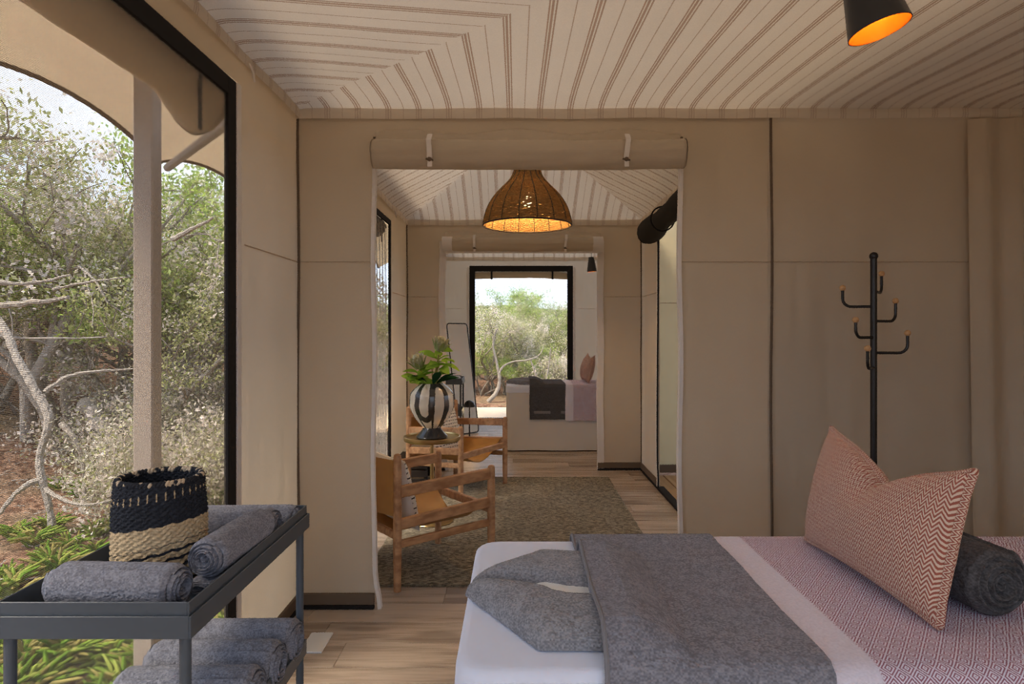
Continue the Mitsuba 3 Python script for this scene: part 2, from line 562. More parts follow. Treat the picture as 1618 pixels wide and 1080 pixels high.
def panel(o, u, w, z0, z1, nrm, amp=0.006, seed=0, step=0.028, pin=None):
    """sheet from o along u (width w), heights z0..z1, pushed along nrm by soft folds"""
    nu, nv = max(2, int(w / step)), max(2, int((z1 - z0) / step))
    s, z = np.meshgrid(np.linspace(0, w, nu + 1), np.linspace(z0, z1, nv + 1), indexing='ij')
    o, u, nrm = map(lambda a: np.asarray(a, float), (o, u, nrm))
    P = o + s[..., None] * u + z[..., None] * np.array([0, 0, 1.0])
    q = np.stack([P[..., 0] + P[..., 1], P[..., 2] * 0.35, P[..., 0] * 0 + seed], -1)
    d = fb(q, 3.2, 3, seed) * 1.4 + fb(np.stack([q[..., 0] * 1.3 + P[..., 2] * 0.8, P[..., 2] * 0.9, q[..., 2]], -1), 2.0, 3, seed + 3)
    d = d * amp
    if pin is not None:
        d = d * pin(s, z)
    return grid(P + d[..., None] * nrm)


def wall_with_opening(o, u, w, a, b, top, nrm, seed, amp=0.006, bottom=0.0):
    ms = [panel(o, u, a, 0, WH, nrm, amp, seed), panel(np.asarray(o) + a * np.asarray(u, float), u, b - a, top, WH, nrm, amp, seed),
          panel(np.asarray(o) + b * np.asarray(u, float), u, w - b, 0, WH, nrm, amp, seed)]
    return cat(*ms)


WT = 2.13          # top of the openings in the side walls
# left wall, one sheet per module, each with its screened window
winY = [(0.76, 2.232), (3.50, 5.0), (6.42, 7.86)]
walls_left = []
for i, (a, b) in enumerate(winY):
    y0, y1 = (YB if i == 0 else i * D), (i + 1) * D
    k = struct('wall_left', wall_with_opening([XL, y0, 0], [0, 1, 0], y1 - y0, a - y0, b - y0, WT, [1, 0, 0], 11 + i, 0.009) if i < 2 else panel([XL, y0, 0], [0, 1, 0], y1 - y0, 0, WH, [1, 0, 0], 0.006, 13), 'canvas',
               ['tan canvas left wall of the near room', 'tan canvas left wall of the sitting room', 'tan canvas left wall of the far room'][i], smooth=True)
    walls_left.append(k)
OPL, OPR, OPT = -0.639, 0.74, 2.06
part = []
for i, y in enumerate((D, 2 * D)):
    xr = XR1 if i == 0 else XR
    k = struct('wall_partition', wall_with_opening([XL - .02, y, 0], [1, 0, 0], xr - XL + .04, OPL - XL + .02, OPR - XL + .02, OPT, [0, -1, 0], 21 + i, 0.010), 'canvas',
               ['tan canvas partition with the near doorway', 'tan canvas partition with the second doorway'][i], smooth=True)
    part.append(k)
back = struct('wall_back', wall_with_opening([XL - .02, 3 * D, 0], [1, 0, 0], XR - XL + .04, -0.628 - XL + .02, 0.774 - XL + .02, 2.145, [0, -1, 0], 31), 'canvas', 'tan canvas end wall with the far doorway', smooth=True)
rear = struct('wall_rear', wall_with_opening([XL, YB, 0], [1, 0, 0], XR1 - XL, -0.75 - XL, 1.0 - XL, 2.15, [0, 1, 0], 33), 'canvas', 'tan canvas wall behind the viewer', smooth=True)
# right walls
right = [struct('wall_right', panel([XR1, YB, 0], [0, 1, 0], D - YB, 0, WH, [-1, 0, 0], 0.012, 41), 'canvas', 'tan canvas right wall of the near room', smooth=True),
         struct('wall_right', wall_with_opening([XR, D, 0], [0, 1, 0], D, 3.60 - D, 5.02 - D, WT, [-1, 0, 0], 43), 'canvas', 'tan canvas right wall with the side doorway', smooth=True),
         struct('wall_right', panel([XR, 2 * D, 0], [0, 1, 0], D, 0, WH, [-1, 0, 0], 0.006, 45), 'canvas', 'tan canvas right wall of the far room', smooth=True)]
# loose folds of cloth in the right corner of the near room
n = 60
s, z = np.meshgrid(np.linspace(0, 1, 90), np.linspace(0.02, 2.2, 60), indexing='ij')
X = 2.02 + s * 0.36
Yc = D - 0.035 - 0.035 * (0.5 - 0.5 * np.cos(s * 2 * PI * 2.5)) * (1 - 0.55 * z / 2.2) - 0.02 * s
put('fold', grid(np.stack([X + 0.03 * (1 - z / 2.2), Yc, z], -1)), 'canvas', part[0], smooth=True)

# seams, skirts, tapes
seamZ = 1.565
for y, xs, k in ((D, (XL, OPL), part[0]), (D, (OPR, XR1), part[0]), (2 * D, (XL, OPL), part[1]), (2 * D, (OPR, XR), part[1]), (3 * D, (XL, -0.70), back), (3 * D, (0.85, XR), back)):
    put('seam', cbox([xs[0], y - 0.006, seamZ], [xs[1], y - 0.001, seamZ + 0.003], 0.002), 'seam_thread', k, smooth=False)
for k, x, ys in ((walls_left[0], XL, (2.30, D)), (walls_left[1], XL, (5.08, 2 * D)), (right[1], XR, (5.08, 2 * D)), (right[1], XR, (D, 3.55))):
    put('seam', cbox([x - 0.006, ys[0], seamZ], [x + 0.006, ys[1], seamZ + 0.003], 0.002), 'seam_thread', k, smooth=False)
# corner welts
for x, y, k in ((XL + 0.006, D - 0.008, part[0]), (1.155, D - 0.008, part[0]), (XL + 0.006, 2 * D - 0.008, part[1]), (XR - 0.006, 2 * D - 0.008, part[1]), (XL + 0.006, 3 * D - 0.008, back), (XR - 0.006, 3 * D - 0.008, back)):
    zz = np.linspace(0.06, WH, 24)
    put('corner_welt', tube(np.stack([x + 0.003 * np.sin(zz * 5), y + 0 * zz, zz], 1), 0.0055, 6), 'skirt_taupe', k)


def skirt(name, a, b, nrm, label):
    a, b, nrm = map(np.asarray, (a, b, nrm))
    lo, hi = np.minimum(a, b).astype(float), np.maximum(a, b).astype(float)
    n3 = np.array([nrm[0], nrm[1], 0.0])
    p = np.array([*lo, 0.018]), np.array([*hi, 0.070])
    q = [p[0] + n3 * 0.0, p[1] + n3 * 0.014]
    k = struct(name, cbox(np.minimum(q[0], q[1]), np.maximum(q[0], q[1]), 0.003), 'skirt_taupe', label, smooth=False)
    q = [np.array([*lo, 0.0005]), np.array([*hi, 0.018]) + n3 * 0.020]
    put('sill', cbox(np.minimum(q[0], q[1]), np.maximum(q[0], q[1]), 0.003), 'black_webbing', k, smooth=False)


skirt('baseboard_partition', (XL, D), (OPL, D), (0, -1), 'brown skirt strip along the partition left of the doorway')
skirt('baseboard_partition', (OPR, D), (XR1, D), (0, -1), 'brown skirt strip along the partition right of the doorway')
skirt('baseboard_partition', (XL, 2 * D), (OPL, 2 * D), (0, -1), 'brown skirt strip left of the second doorway')
skirt('baseboard_partition', (OPR, 2 * D), (XR, 2 * D), (0, -1), 'brown skirt strip right of the second doorway')
skirt('baseboard_left', (XL, 2.28), (XL, D), (1, 0), 'brown skirt strip under the near left wall')
skirt('baseboard_left', (XL, 5.05), (XL, 2 * D), (1, 0), 'brown skirt strip under the left wall of the sitting room')
skirt('baseboard_right', (XR, 5.06), (XR, 2 * D), (-1, 0), 'brown skirt strip beside the side doorway')
skirt('baseboard_back', (XL, 3 * D), (-0.70, 3 * D), (0, -1), 'brown skirt strip left of the far doorway')
skirt('baseboard_back', (0.85, 3 * D), (XR, 3 * D), (0, -1), 'brown skirt strip right of the far doorway')
struct('trim_1', cbox([XR - 0.02, 3.6, 0.0], [XR + 0.04, 5.04, 0.022], 0.004), 'black_webbing', 'dark threshold strip of the side doorway', smooth=False)
# white tape on the partition openings
for i, y in enumerate((D, 2 * D)):
    for sgn, x in ((-1, OPL), (1, OPR)):
        zz = np.linspace(0.0, OPT + 0.01, 40)
        kick = 0.028 * np.exp(-((zz) / 0.10) ** 2) * (sgn < 0)
        w = 0.012 if i == 0 else 0.055
        P = np.stack([np.stack([x - sgn * 0.004 + kick + 0.004 * np.sin(zz * 7), y - 0.012 + 0 * zz, zz], 1), np.stack([x + sgn * w + kick + 0.004 * np.sin(zz * 7), y - 0.013 + 0 * zz, zz], 1)])
        ret = np.stack([np.stack([x - sgn * 0.004 + kick + 0.004 * np.sin(zz * 7), y + 0.02 + 0 * zz, zz], 1), P[0]])
        put('edge_tape', cat(grid(P), grid(ret)), 'white_tape', part[i], smooth=False)

# ------------------------------------------------------------------ ceilings


def ceiling_mesh(x0, x1, y0, y1, rise, step=0.035, sag=0.0, cap=9):
    nx, ny = int((x1 - x0) / step), int((y1 - y0) / step)
    X, Y = np.meshgrid(np.linspace(x0, x1, nx + 1), np.linspace(y0, y1, ny + 1), indexing='ij')
    d = np.minimum(np.minimum(X - x0, x1 - X), np.minimum(Y - y0, y1 - Y))
    Z = WH + rise * np.minimum(d, cap) + 0.020 * np.exp(-d / 0.05) * -1 + 0.012
    Z = Z + 0.018 * fb(np.stack([X, Y, X * 0], -1), 1.3, 3, 5) * np.clip(d / 0.3, 0, 1)
    return grid(np.stack([X, Y, Z], -1))


ceils = [struct('ceiling', ceiling_mesh(XL + .004, XR1 - .004, YB + .004, D - .004, -0.075, cap=1.15), 'lining', 'striped cloth ceiling lining of the near room', smooth=30),
         struct('ceiling', ceiling_mesh(XL + .004, XR - .004, D + .004, 2 * D - .004, 0.50), 'lining', 'striped cloth ceiling lining of the sitting room', smooth=25),
         struct('ceiling', ceiling_mesh(XL + .004, XR - .004, 2 * D + .004, 3 * D - .004, 0.50), 'lining', 'striped cloth ceiling lining of the far room', smooth=25)]


def valance(k, a, b, nrm, seed):
    a, b = np.asarray(a, float), np.asarray(b, float)
    L = np.linalg.norm(b - a)
    n = int(L / 0.03)
    t = np.linspace(0, 1, n + 1)
    base = a + t[:, None] * (b - a)
    lowz = WH - 0.048 + 0.010 * fb(np.stack([t * L, t * 0, t * 0 + seed], -1), 2.5, 3, seed)
    rowsP = []
    for h, off in ((0.012, 0.012), (-0.012, 0.020), (-0.03, 0.022), (None, 0.018)):
        zz = WH + h if h is not None else lowz
        o = off + 0.004 * np.sin(t * L * 9 + seed)
        P = np.concatenate([base + np.asarray(nrm) * np.broadcast_to(o, (n + 1,))[:, None], np.broadcast_to(zz, (n + 1,))[:, None]], 1)
        rowsP.append(P)
    put('valance', grid(np.array(rowsP)), 'valance_cloth', k, smooth=True)


for i, c in enumerate(ceils):
    y0, y1 = (YB if i == 0 else i * D), (i + 1) * D
    xr = XR1 if i == 0 else XR
    valance(c, (XL, y1), (xr, y1), (0, -1), i)
    valance(c, (XL, y0), (XL, y1), (1, 0), i + 4)
    valance(c, (xr, y0), (xr, y1), (-1, 0), i + 8)
    if i:
        valance(c, (XL, y0), (xr, y0), (0, 1), i + 12)
    for (x, y, nx) in ((XL, y0 + 2.30 if i == 0 else y0 + 2.2, 1),):
        yy = y + (0.0 if i else 0.0)
        yy = {0: 2.30, 1: 5.05, 2: 7.9}[i]
        put('tie_loop', tube(np.array([[XL + .02, yy, WH - .035], [XL + .035, yy + .004, WH - .07], [XL + .03, yy + .022, WH - .092], [XL + .022, yy + .026, WH - .06], [XL + .02, yy + .022, WH - .035]]), 0.004, 6), 'white_tape', c)

# ------------------------------------------------------------------ windows: black webbing frame, screen of threads, rolled blind


def screen_threads(fixed, axis, a, b, z0, z1, pitch, r, wave=None, seed=0, seg=1):
    """horizontal threads of an insect screen in the plane axis=fixed"""
    n = int((z1 - z0) / pitch)
    V, F = [], []
    s = np.linspace(a, b, seg + 1)
    for i in range(n):
        z = z0 + (i + 0.5) * pitch
        off = wave(s, z) if wave else 0 * s
        ring = []
        for dn, dz in ((r, 0), (0, r), (-r, 0), (0, -r)):
            P = np.zeros((seg + 1, 3))
            P[:, axis] = fixed + off + dn
            P[:, 1 - axis] = s
            P[:, 2] = z + dz
            ring.append(P)
        ring = np.stack(ring, 1)
        m = grid(ring, closed_v=True)
        V.append(np.asarray(m.vertices))
        F.append(np.asarray(m.faces) + i * 4 * (seg + 1))
    return trimesh.Trimesh(np.vstack(V), np.vstack(F), process=False)


def vertical_threads(fixed, axis, a, b, z0, z1, pitch, r, wave, seg=24):
    n = int((b - a) / pitch)
    V, F = [], []
    z = np.linspace(z0, z1, seg + 1)
    for i in range(n):
        s = a + (i + 0.5) * pitch + 0 * z
        ring = []
        for dn, ds in ((r, 0), (0, r), (-r, 0), (0, -r)):
            P = np.zeros((seg + 1, 3))
            P[:, axis] = fixed + wave(s, z) + dn
            P[:, 1 - axis] = s + ds
            P[:, 2] = z
            ring.append(P)
        m = grid(np.stack(ring, 1), closed_v=True)
        V.append(np.asarray(m.vertices))
        F.append(np.asarray(m.faces) + i * 4 * (seg + 1))
    return trimesh.Trimesh(np.vstack(V), np.vstack(F), process=False)


def frame_strips(k, axis, fixed, a, b, z0, z1, w, t, bsdf='black_webbing', name='frame'):
    def bx(s0, s1, za, zb):
        lo, hi = np.zeros(3), np.zeros(3)
        lo[axis], hi[axis] = fixed - t, fixed + t
        lo[1 - axis], hi[1 - axis] = s0, s1
        lo[2], hi[2] = za, zb
        return cbox(lo, hi, 0.002)
    for m in (bx(a, a + w, z0, z1), bx(b - w, b, z0, z1), bx(a + w, b - w, z1 - w, z1), bx(a + w, b - w, z0, z0 + w)):
        put(name, m, bsdf, k, smooth=False)


def roll_mesh(a, b, axis_dir, rfun, seed, n=60, m=36, sag=None):
    """rolled cloth from a to b; rfun(t) radius"""
    a, b = np.asarray(a, float), np.asarray(b, float)
    t = np.linspace(0, 1, n)
    c = a + t[:, None] * (b - a)
    if sag is not None:
        c[:, 2] += sag(t)
    d = (b - a) / np.linalg.norm(b - a)
    side = np.cross(d, [0, 0, 1.0])
    th = np.linspace(0, 2 * PI, m, endpoint=False)
    r = np.array([rfun(x) for x in t])
    q = np.stack([np.broadcast_to(t[:, None] * np.linalg.norm(b - a), (n, m)), np.broadcast_to(np.cos(th), (n, m)) * .3, np.broadcast_to(np.sin(th), (n, m)) * .3 + seed], -1)
    rr = r[:, None] * (1 + 0.22 * fb(q, 5, 3, seed)) - 0.006 * (th[None] / (2 * PI))
    P = c[:, None] + rr[..., None] * (np.cos(th)[None, :, None] * side + np.sin(th)[None, :, None] * np.array([0, 0, 1.0]))
    P = np.concatenate([np.repeat(c[:1, None], m, 1), P[:1] * .5 + c[:1, None] * .5 + d * 0.02, P, P[-1:] * .5 + c[-1:, None] * .5 - d * 0.02, np.repeat(c[-1:, None], m, 1)], 0)
    mm = grid(P, closed_v=True)
    return mm


def strap(points, w, t, bsdf, parent, name='strap'):
    """flat strap along points, wide in the horizontal direction given"""
    pass


# window 1 (near room, left)
w1 = thing('window_1', 'tall screened window in the near left wall', None, kind='structure')
a, b = winY[0]
frame_strips(w1, 0, XL - 0.004, a, b, 0.02, WT, 0.062, 0.008)
put('screen', screen_threads(XL - 0.006, 0, a + 0.05, b - 0.05, 0.06, WT - 0.05, 0.0036, 0.00052), 'mesh_thread', w1, smooth=False, kind='stuff', label='dark insect screen of fine horizontal threads')
put('edge_tape', cbox([XL - 0.002, b + 0.002, 0.05], [XL + 0.008, b + 0.034, WT], 0.002), 'white_tape', w1, smooth=False)
blind = solo('window_blind', roll_mesh([XL - 0.105, 0.60, 2.075], [XL - 0.105, 2.19, 2.075], 1, lambda t: 0.080 if t < .9 else 0.080 + 0.02 * (t - .9) / .1, 3, sag=lambda t: -0.05 * np.clip((t - .86) / .14, 0, 1)), 'blind_canvas',
             'tan canvas blind rolled up outside the near left window', 'blind', smooth=True)
for y in (1.03, 2.035):
    P = np.array([[XL - .015, y, 2.12], [XL - .02, y, 2.05], [XL - .018, y + .012, 1.93], [XL - .02, y + .02, 1.90]])
    put('strap', cat(*[cbox([XL - .030, y - .008, z0], [XL - .022, y + .008, z1], .002) for z0, z1 in ((1.985, 2.12), (1.93, 1.985), (1.90, 1.93))]), 'black_webbing', blind, smooth=False, label='black tie strap')

# window 2 (sitting room, left): slack screen
w2 = thing('window_2', 'slack screened window in the left wall of the sitting room', None, kind='structure')
a, b = winY[1]
frame_strips(w2, 0, XL - 0.004, a, b, 0.02, WT, 0.04, 0.008)
wv = lambda s, z: 0.012 * np.sin(s * 60 + 2.5 * np.sin(z * 3)) * np.clip((WT - z) / .8, 0.2, 1) + 0.006 * np.sin(s * 131 + z * 4) - .014
put('screen', screen_threads(XL - 0.006, 0, a + 0.03, b - 0.03, 0.04, WT - 0.04, 0.0045, 0.0008, wv, seg=160), 'mesh_thread', w2, smooth=False, kind='stuff', label='dark slack insect screen')
blind2 = solo('window_blind', roll_mesh([XL - 0.11, 3.45, 2.07], [XL - 0.11, 4.98, 2.07], 1, lambda t: 0.08, 5), 'charcoal_cloth', 'dark blind rolled up over the slack screened window', 'blind', smooth=True)
put('strap', cbox([XL - .030, 4.78, 1.93], [XL - .022, 4.80, 2.12], .002), 'black_webbing', blind2, smooth=False)

# far doorway
d1 = thing('door_1', 'far doorway in the end wall with black webbing edges', None, kind='structure')
frame_strips(d1, 1, 3 * D - 0.004, -0.628, 0.774, 0.01, 2.145, 0.075, 0.010)
for x in (-0.628 - 0.036, 0.774 + 0.004):
    put('edge_tape', cbox([x, 3 * D - 0.012, 0.05], [x + 0.032, 3 * D - 0.003, 2.12], 0.002), 'white_tape', d1, smooth=False)
blind3 = solo('window_blind', roll_mesh([-0.60, 3 * D + 0.10, 2.055], [0.75, 3 * D + 0.10, 2.055], 0, lambda t: 0.070, 7, sag=lambda t: -0.02 + 0.02 * np.sin(t * PI)), 'blind_canvas', 'brown canvas blind rolled up above the far doorway', 'blind', smooth=True)
for x in (-0.33, 0.50):
    put('strap', cbox([x - .012, 3 * D + .018, 1.965], [x + .012, 3 * D + .026, 2.13], .002), 'black_webbing', blind3, smooth=False, label='black tie strap')

# side doorway of the sitting room
d2 = thing('door_2', 'open side doorway in the right wall of the sitting room', None, kind='structure')
zz = np.linspace(0.0, 2.05, 40)
bow = 0.018 * np.sin(zz * 2.2 + .6) - 0.03 * np.exp(-((zz - 0.06) / .1) ** 2)
put('zip_edge', tube(np.stack([XR - .018 - 0 * bow, 5.0 + bow, zz + 0.02], 1), 0.007, 6), 'black_webbing', d2)
P = np.stack([np.stack([XR - .012 + 0 * zz, 5.008 + bow, zz + .02], 1), np.stack([XR - .016 + 0 * zz, 5.065 + bow, zz + .02], 1)])
put('edge_tape', grid(P), 'white_tape', d2, smooth=True)
put('edge_tape', cbox([XR - .010, 3.56, 0.03], [XR + .002, 3.60, 2.1], .002), 'white_tape', d2, smooth=False)
flap = solo('side_door_flap', roll_mesh([XR - .085, 3.45, 2.10], [XR - .075, 5.06, 2.045], 1, lambda t: 0.075 if t < .75 else 0.075 + .028 * math.sin(min(1, (t - .75) / .2) * PI / 2), 9), 'charcoal_cloth',
            'charcoal screen flap rolled up over the side doorway', 'curtain', smooth=True)
put('strap', tube(np.stack([XR - .085 + .085 * np.cos(np.linspace(0, 2 * PI, 30)), 4.55 + 0 * np.linspace(0, 1, 30), 2.062 + .088 * np.sin(np.linspace(0, 2 * PI, 30))], 1), .006, 6), 'black_webbing', flap)

# ------------------------------------------------------------------ rolled door flaps on the partitions
for i, (y, lab) in enumerate(((D, 'tan canvas door flap rolled up above the near doorway'), (2 * D, 'tan canvas door flap rolled up above the second doorway'))):
    x0, x1 = OPL + 0.012 if i == 0 else OPL - 0.0, OPR + (0.0 if i == 0 else 0.02)
    rm = roll_mesh([x0, y - 0.086, 2.030], [x1, y - 0.086, 2.030], 0, lambda t: 0.066, 13 + i, n=110, sag=lambda t: -0.006 * np.sin(t * PI) )
    fl = solo('door_flap', rm, 'canvas', lab, 'curtain', smooth=True)
    # apron of the flap where it hangs from the wall
    s, t = np.meshgrid(np.linspace(0, 1, 80), np.linspace(0, 1, 8), indexing='ij')
    xx = x0 + (x1 - x0) * s
    zz = 2.15 - 0.10 * t + 0.012 * np.sin(s * 17) * (1 - t)
    yy = y - 0.016 - 0.10 * t ** 1.5 + 0.006 * fb(np.stack([xx * 3, zz * 6, xx * 0], -1), 1.5, 3, 7 + i)
    put('apron', grid(np.stack([xx, yy, zz], -1)), 'canvas', fl, smooth=True)
    for x in ((-0.375, 0.487) if i == 0 else (-0.37, 0.45)):
        zz = np.linspace(2.115, 1.995, 12)
        yy = y - 0.158 - 0.004 * np.sin((zz - 1.98) * 20)
        xx = x + (2.115 - zz) * (-0.12 if x > 0 else 0.05)
        yy = yy + 0.06 * np.clip((zz - 2.075) / .04, 0, 1)
        P = np.stack([np.stack([xx - .011, yy, zz], 1), np.stack([xx + .011, yy, zz], 1)])
        stp = put('strap', cat(grid(P), grid(P + [0, .003, 0])), 'white_tape', fl, smooth=False, label='white tie strap')
        put('toggle', cat(ball([xx[-1], yy[-1] - .006, zz[-1] - .008], .010, 1), tube([[xx[-1] - .016, yy[-1] - .005, zz[-1] - .006], [xx[-1] + .016, yy[-1] - .005, zz[-1] - .012]], .004, 6)), 'skirt_taupe', stp, label='brown toggle')
        put('strap_end', cbox([xx[-1] - .009, yy[-1] - .006, zz[-1] - .04], [xx[-1] + .011, yy[-1] - .002, zz[-1] - .014], .001), 'white_tape', stp, smooth=False)
    if i == 1:
        for x in (x0 + .03, x1 - .03):
            put('end_cap', tube([[x - .045, y - .086, 2.03], [x + .045, y - .086, 2.03]], .070, 24), 'white_tape', fl, label='white end of the roll')
        put('fringe', cbox([x0, y - .10, 1.952], [x1, y - .08, 1.972], .004), 'white_tape', fl, smooth=False)
    else:
        for x in (x0 - .006, x1 + .004):
            put('zip_pull', cat(cbox([x - .006, y - .030, 2.085], [x + .006, y - .018, 2.125], .002), tube([[x, y - .03, 2.09], [x + .004, y - .032, 2.05], [x + .012, y - .034, 1.99]], .004, 6)), 'skirt_taupe', fl, smooth=False)

# ------------------------------------------------------------------ verandah, decks, annex
s, t = np.meshgrid(np.linspace(0, 1, 160), np.linspace(0, 1, 30), indexing='ij')
Yv = -1.5 + 10.5 * s
per = 1.36
ph = ((Yv - 3.36) / per) % 1.0
scal = 0.135 * np.sin(ph * PI) ** 0.7
zedge = 2.14 + scal
Xv = -0.98 - 0.93 * t
Zv = (2.52 * (1 - t) + zedge * t * 1.0) + 0.03 * np.sin(t * PI) - 0.04 * np.sin(ph * PI) * np.sin(t * PI)
fly = solo('awning', grid(np.stack([Xv, Yv, Zv], -1)), 'fly_canvas', 'tan canvas awning with scalloped edge outside the left windows', 'awning', smooth=True)
ee = np.stack([Xv[:, -1], Yv[:, -1], Zv[:, -1]], 1)
put('edge_binding', tube(ee, 0.012, 6), 'skirt_taupe', fl if False else fly)
put('strut', tube([[-1.06, 2.36, 2.04], [-1.86, 3.38, 2.125]], 0.020, 8), 'grey_post', fly, label='grey metal strut')
put('strut', tube([[-1.02, 3.25, 2.33], [-1.88, 4.72, 2.125]], 0.014, 8), 'grey_post', fly, label='grey metal strut')
for i, y in enumerate((2.57, 5.3)):
    solo('awning_post', cbox([-1.535, y - .035, float(ground_z(-1.5, y)) - .05], [-1.455, y + .035, 2.33], .006), 'grey_post', ['square grey post outside the near left window', 'square grey post outside the slack screened window'][i], 'post', smooth=False)


def deck(name, x0, x1, y0, y1, z, along, w, bsdf, label):
    k = struct(name, box([x0 + .01, y0 + .01, z - .14], [x1 - .01, y1 - .01, z - .03]), 'dark_wood', label, smooth=False)
    n = int(round(((x1 - x0) if along == 'y' else (y1 - y0)) / w))
    for i in range(n):
        if along == 'y':
            m = cbox([x0 + i * w + .003, y0, z - .03], [x0 + (i + 1) * w - .003, y1, z], .003)
        else:
            m = cbox([x0, y0 + i * w + .003, z - .03], [x1, y0 + (i + 1) * w - .003, z], .003)
        put('board', m, bsdf, k, smooth=False)
    return k


deck('deck', XR + .05, 3.2, 3.2, 5.62, -0.02, 'y', 0.115, 'deck_wood', 'timber deck outside the side doorway')
deck('deck', -1.3, 1.5, 3 * D + .04, 10.6, -0.02, 'x', 0.145, 'pale_deck_wood', 'pale timber deck outside the far doorway')
deck('deck', -2.75, -1.2, 5.84, 7.86, 0.35, 'x', 0.145, 'pale_deck_wood', 'raised timber deck outside the slack screened window')
deck('deck', -2.2, 2.4, -3.0, YB - .04, -0.02, 'x', 0.145, 'pale_deck_wood', 'timber deck behind the viewer')
annex = struct('wall_annex_and_shade', panel([XR + .06, 5.66, 0.0], [1, 0, 0], 2.2, 0.04, 2.3, [0, -1, 0], 0.02, 51), 'sunlit_annex_canvas', 'tan canvas wall outside the side doorway', smooth=True)
struct('wall_annex_and_shade', panel([XR1 + .12, YB, 0.0], [0, 1, 0], D - YB, 0.0, 2.5, [1, 0, 0], 0.01, 57), 'canvas', 'added outer canvas layer that shades the near right wall', smooth=True)  # unseen second layer, added to cut daylight through the right wall
annex2 = struct('wall_annex_and_shade', panel([XR + .04, D + .10, 0.0], [1, 0, 0], XR1 + .1 - XR, 0.0, 2.3, [0, 1, 0], 0.01, 53), 'canvas', 'added outer canvas layer that shades the near partition', smooth=True)  # extra layer added behind the partition to keep its right part darker
put('seam', cbox([XR + .06, 5.638, seamZ - .06], [XR + 2.2, 5.65, seamZ - .055], .001), 'seam_thread', annex, smooth=False)
put('skirt_strip', cbox([XR + .06, 5.62, 0.0], [XR + 2.2, 5.64, 0.07], .004), 'skirt_taupe', annex, smooth=False)
# unseen fly roof added to shade right half of near room and side court
s, t = np.meshgrid(np.linspace(0, 1, 40), np.linspace(0, 1, 40), indexing='ij')
FX = 0.70 + 4.6 * s
struct('shade_fly_roof', grid(np.stack([FX, -1.2 + 7.4 * t, 3.15 - 0.40 * s ** 2 + 0.03 * np.sin(t * 9)], -1)), 'shade_fly_cloth', 'added tan fly roof that shades the right side of the tent', smooth=True)
# ------------------------------------------------------------------ rug
rx0, rx1, ry0, ry1 = -0.785, 0.79, 3.11, 5.42
s, t = np.meshgrid(np.linspace(0, 1, 160), np.linspace(0, 1, 230), indexing='ij')
ew = 0.008 * fb(np.stack([t * 40, s * 0, s * 0], -1), 1, 2, 3) * (np.abs(s - .5) * 2) ** 8
X = rx0 + (rx1 - rx0) * s + ew + 0.03 * (t - .5) * (s - .5)
Y = ry0 + (ry1 - ry0) * t + 0.008 * fb(np.stack([s * 30, t * 0, s * 0], -1), 1, 2, 4) * (np.abs(t - .5) * 2) ** 8
edge = np.minimum(np.minimum(s, 1 - s) * 1.575, np.minimum(t, 1 - t) * 2.31)
Z = 0.002 + 0.010 * np.clip(edge / 0.008, 0, 1) ** .5 + 0.003 * fb(np.stack([X * 60, Y * 60, X * 0], -1), 1, 2, 5) * np.clip(edge / .02, 0, 1)
rug = solo('rug', grid(np.stack([X, Y, Z], -1)), 'jute', 'olive brown woven jute rug on the floor under the two chairs', 'rug', smooth=True)
fr = []
rng = np.random.default_rng(5)
for x in np.arange(rx0 + .004, rx1, 0.007):
    L = rng.uniform(.010, .020)
    fr.append(tube([[x, ry0 + .004, .009], [x + rng.normal(0, .002), ry0 - L * .6, .007], [x + rng.normal(0, .003), ry0 - L, .003]], [.0028, .0022, .0012], 4))
put('fringe', cat(*fr), 'jute', rug, smooth=True, kind='stuff')

# ------------------------------------------------------------------ rolled towels


def towel_roll(L, R, seed, nth=110, nl=110, squash=1.0, layers=5):
    """roll along +x from 0..L, resting on z=0 (before placing); spiral at both ends"""
    th = np.linspace(0, 2 * PI, nth + 1)
    rs = np.linspace(0.03, 1, 26)
    prof = []
    for r in rs:                       # left end cap
        prof.append((0, r, -1))
    for x in np.linspace(0, 1, nl):
        prof.append((x, 1.0, 0))
    for r in rs[::-1]:
        prof.append((1, r, 1))
    prof = np.array(prof)
    X, TH = np.meshgrid(prof[:, 0], th, indexing='ij')
    RR = np.broadcast_to(prof[:, 1:2], X.shape)
    cap = np.broadcast_to(prof[:, 2:3], X.shape)
    rad = RR * (R - 0.009 * (TH / (2 * PI)) * (RR > .5))
    x = X * L
    ed = 0.014
    e = np.minimum(x, L - x)
    shrink = np.where(cap == 0, 1 - 0.16 * np.clip(1 - e / ed, 0, 1) ** 2, 0.84)
    rad = rad * shrink
    spir = np.sin(2 * PI * (RR * layers - TH / (2 * PI)))
    x = x + cap * (0.006 * spir - 0.010 * (RR < .35) + 0.010 * (1 - RR ** 3))
    y, z = rad * np.cos(TH + 2.2), rad * np.sin(TH + 2.2)
    q = np.stack([x, y, z], -1) + seed * 1.7
    # rounding noise along the radius
    d = 0.10 * fb(q, 9, 3, seed) + 0.035 * fb(q, 45, 2, seed + 5) + 0.02 * (meshkit.noise(q * 260, seed) - .5)
    f = 1 + d
    y, z = y * f, z * f
    x = x + 0.012 * fb(q, 12, 2, seed + 9) * (cap != 0)
    P = np.stack([x, y, z * squash], -1)
    P = np.concatenate([P, P[:, :1]], 1)
    P[..., 2] = np.maximum(P[..., 2], -R * 0.93 * squash)
    P[..., 2] += R * 0.93 * squash
    m = grid(P)
    if trimesh.Trimesh(m.vertices, m.faces, process=False).volume < 0:
        m.faces = m.faces[:, ::-1]
    return m


def place_roll(m, x, y, z, yaw, tilt=0):
    m = m.copy()
    if tilt:
        m.apply_transform(rot([0, 1, 0], tilt))
    m.apply_transform(rot([0, 0, 1], yaw))
    m.apply_translation([x, y, z])
    return m


# ------------------------------------------------------------------ trolley carts


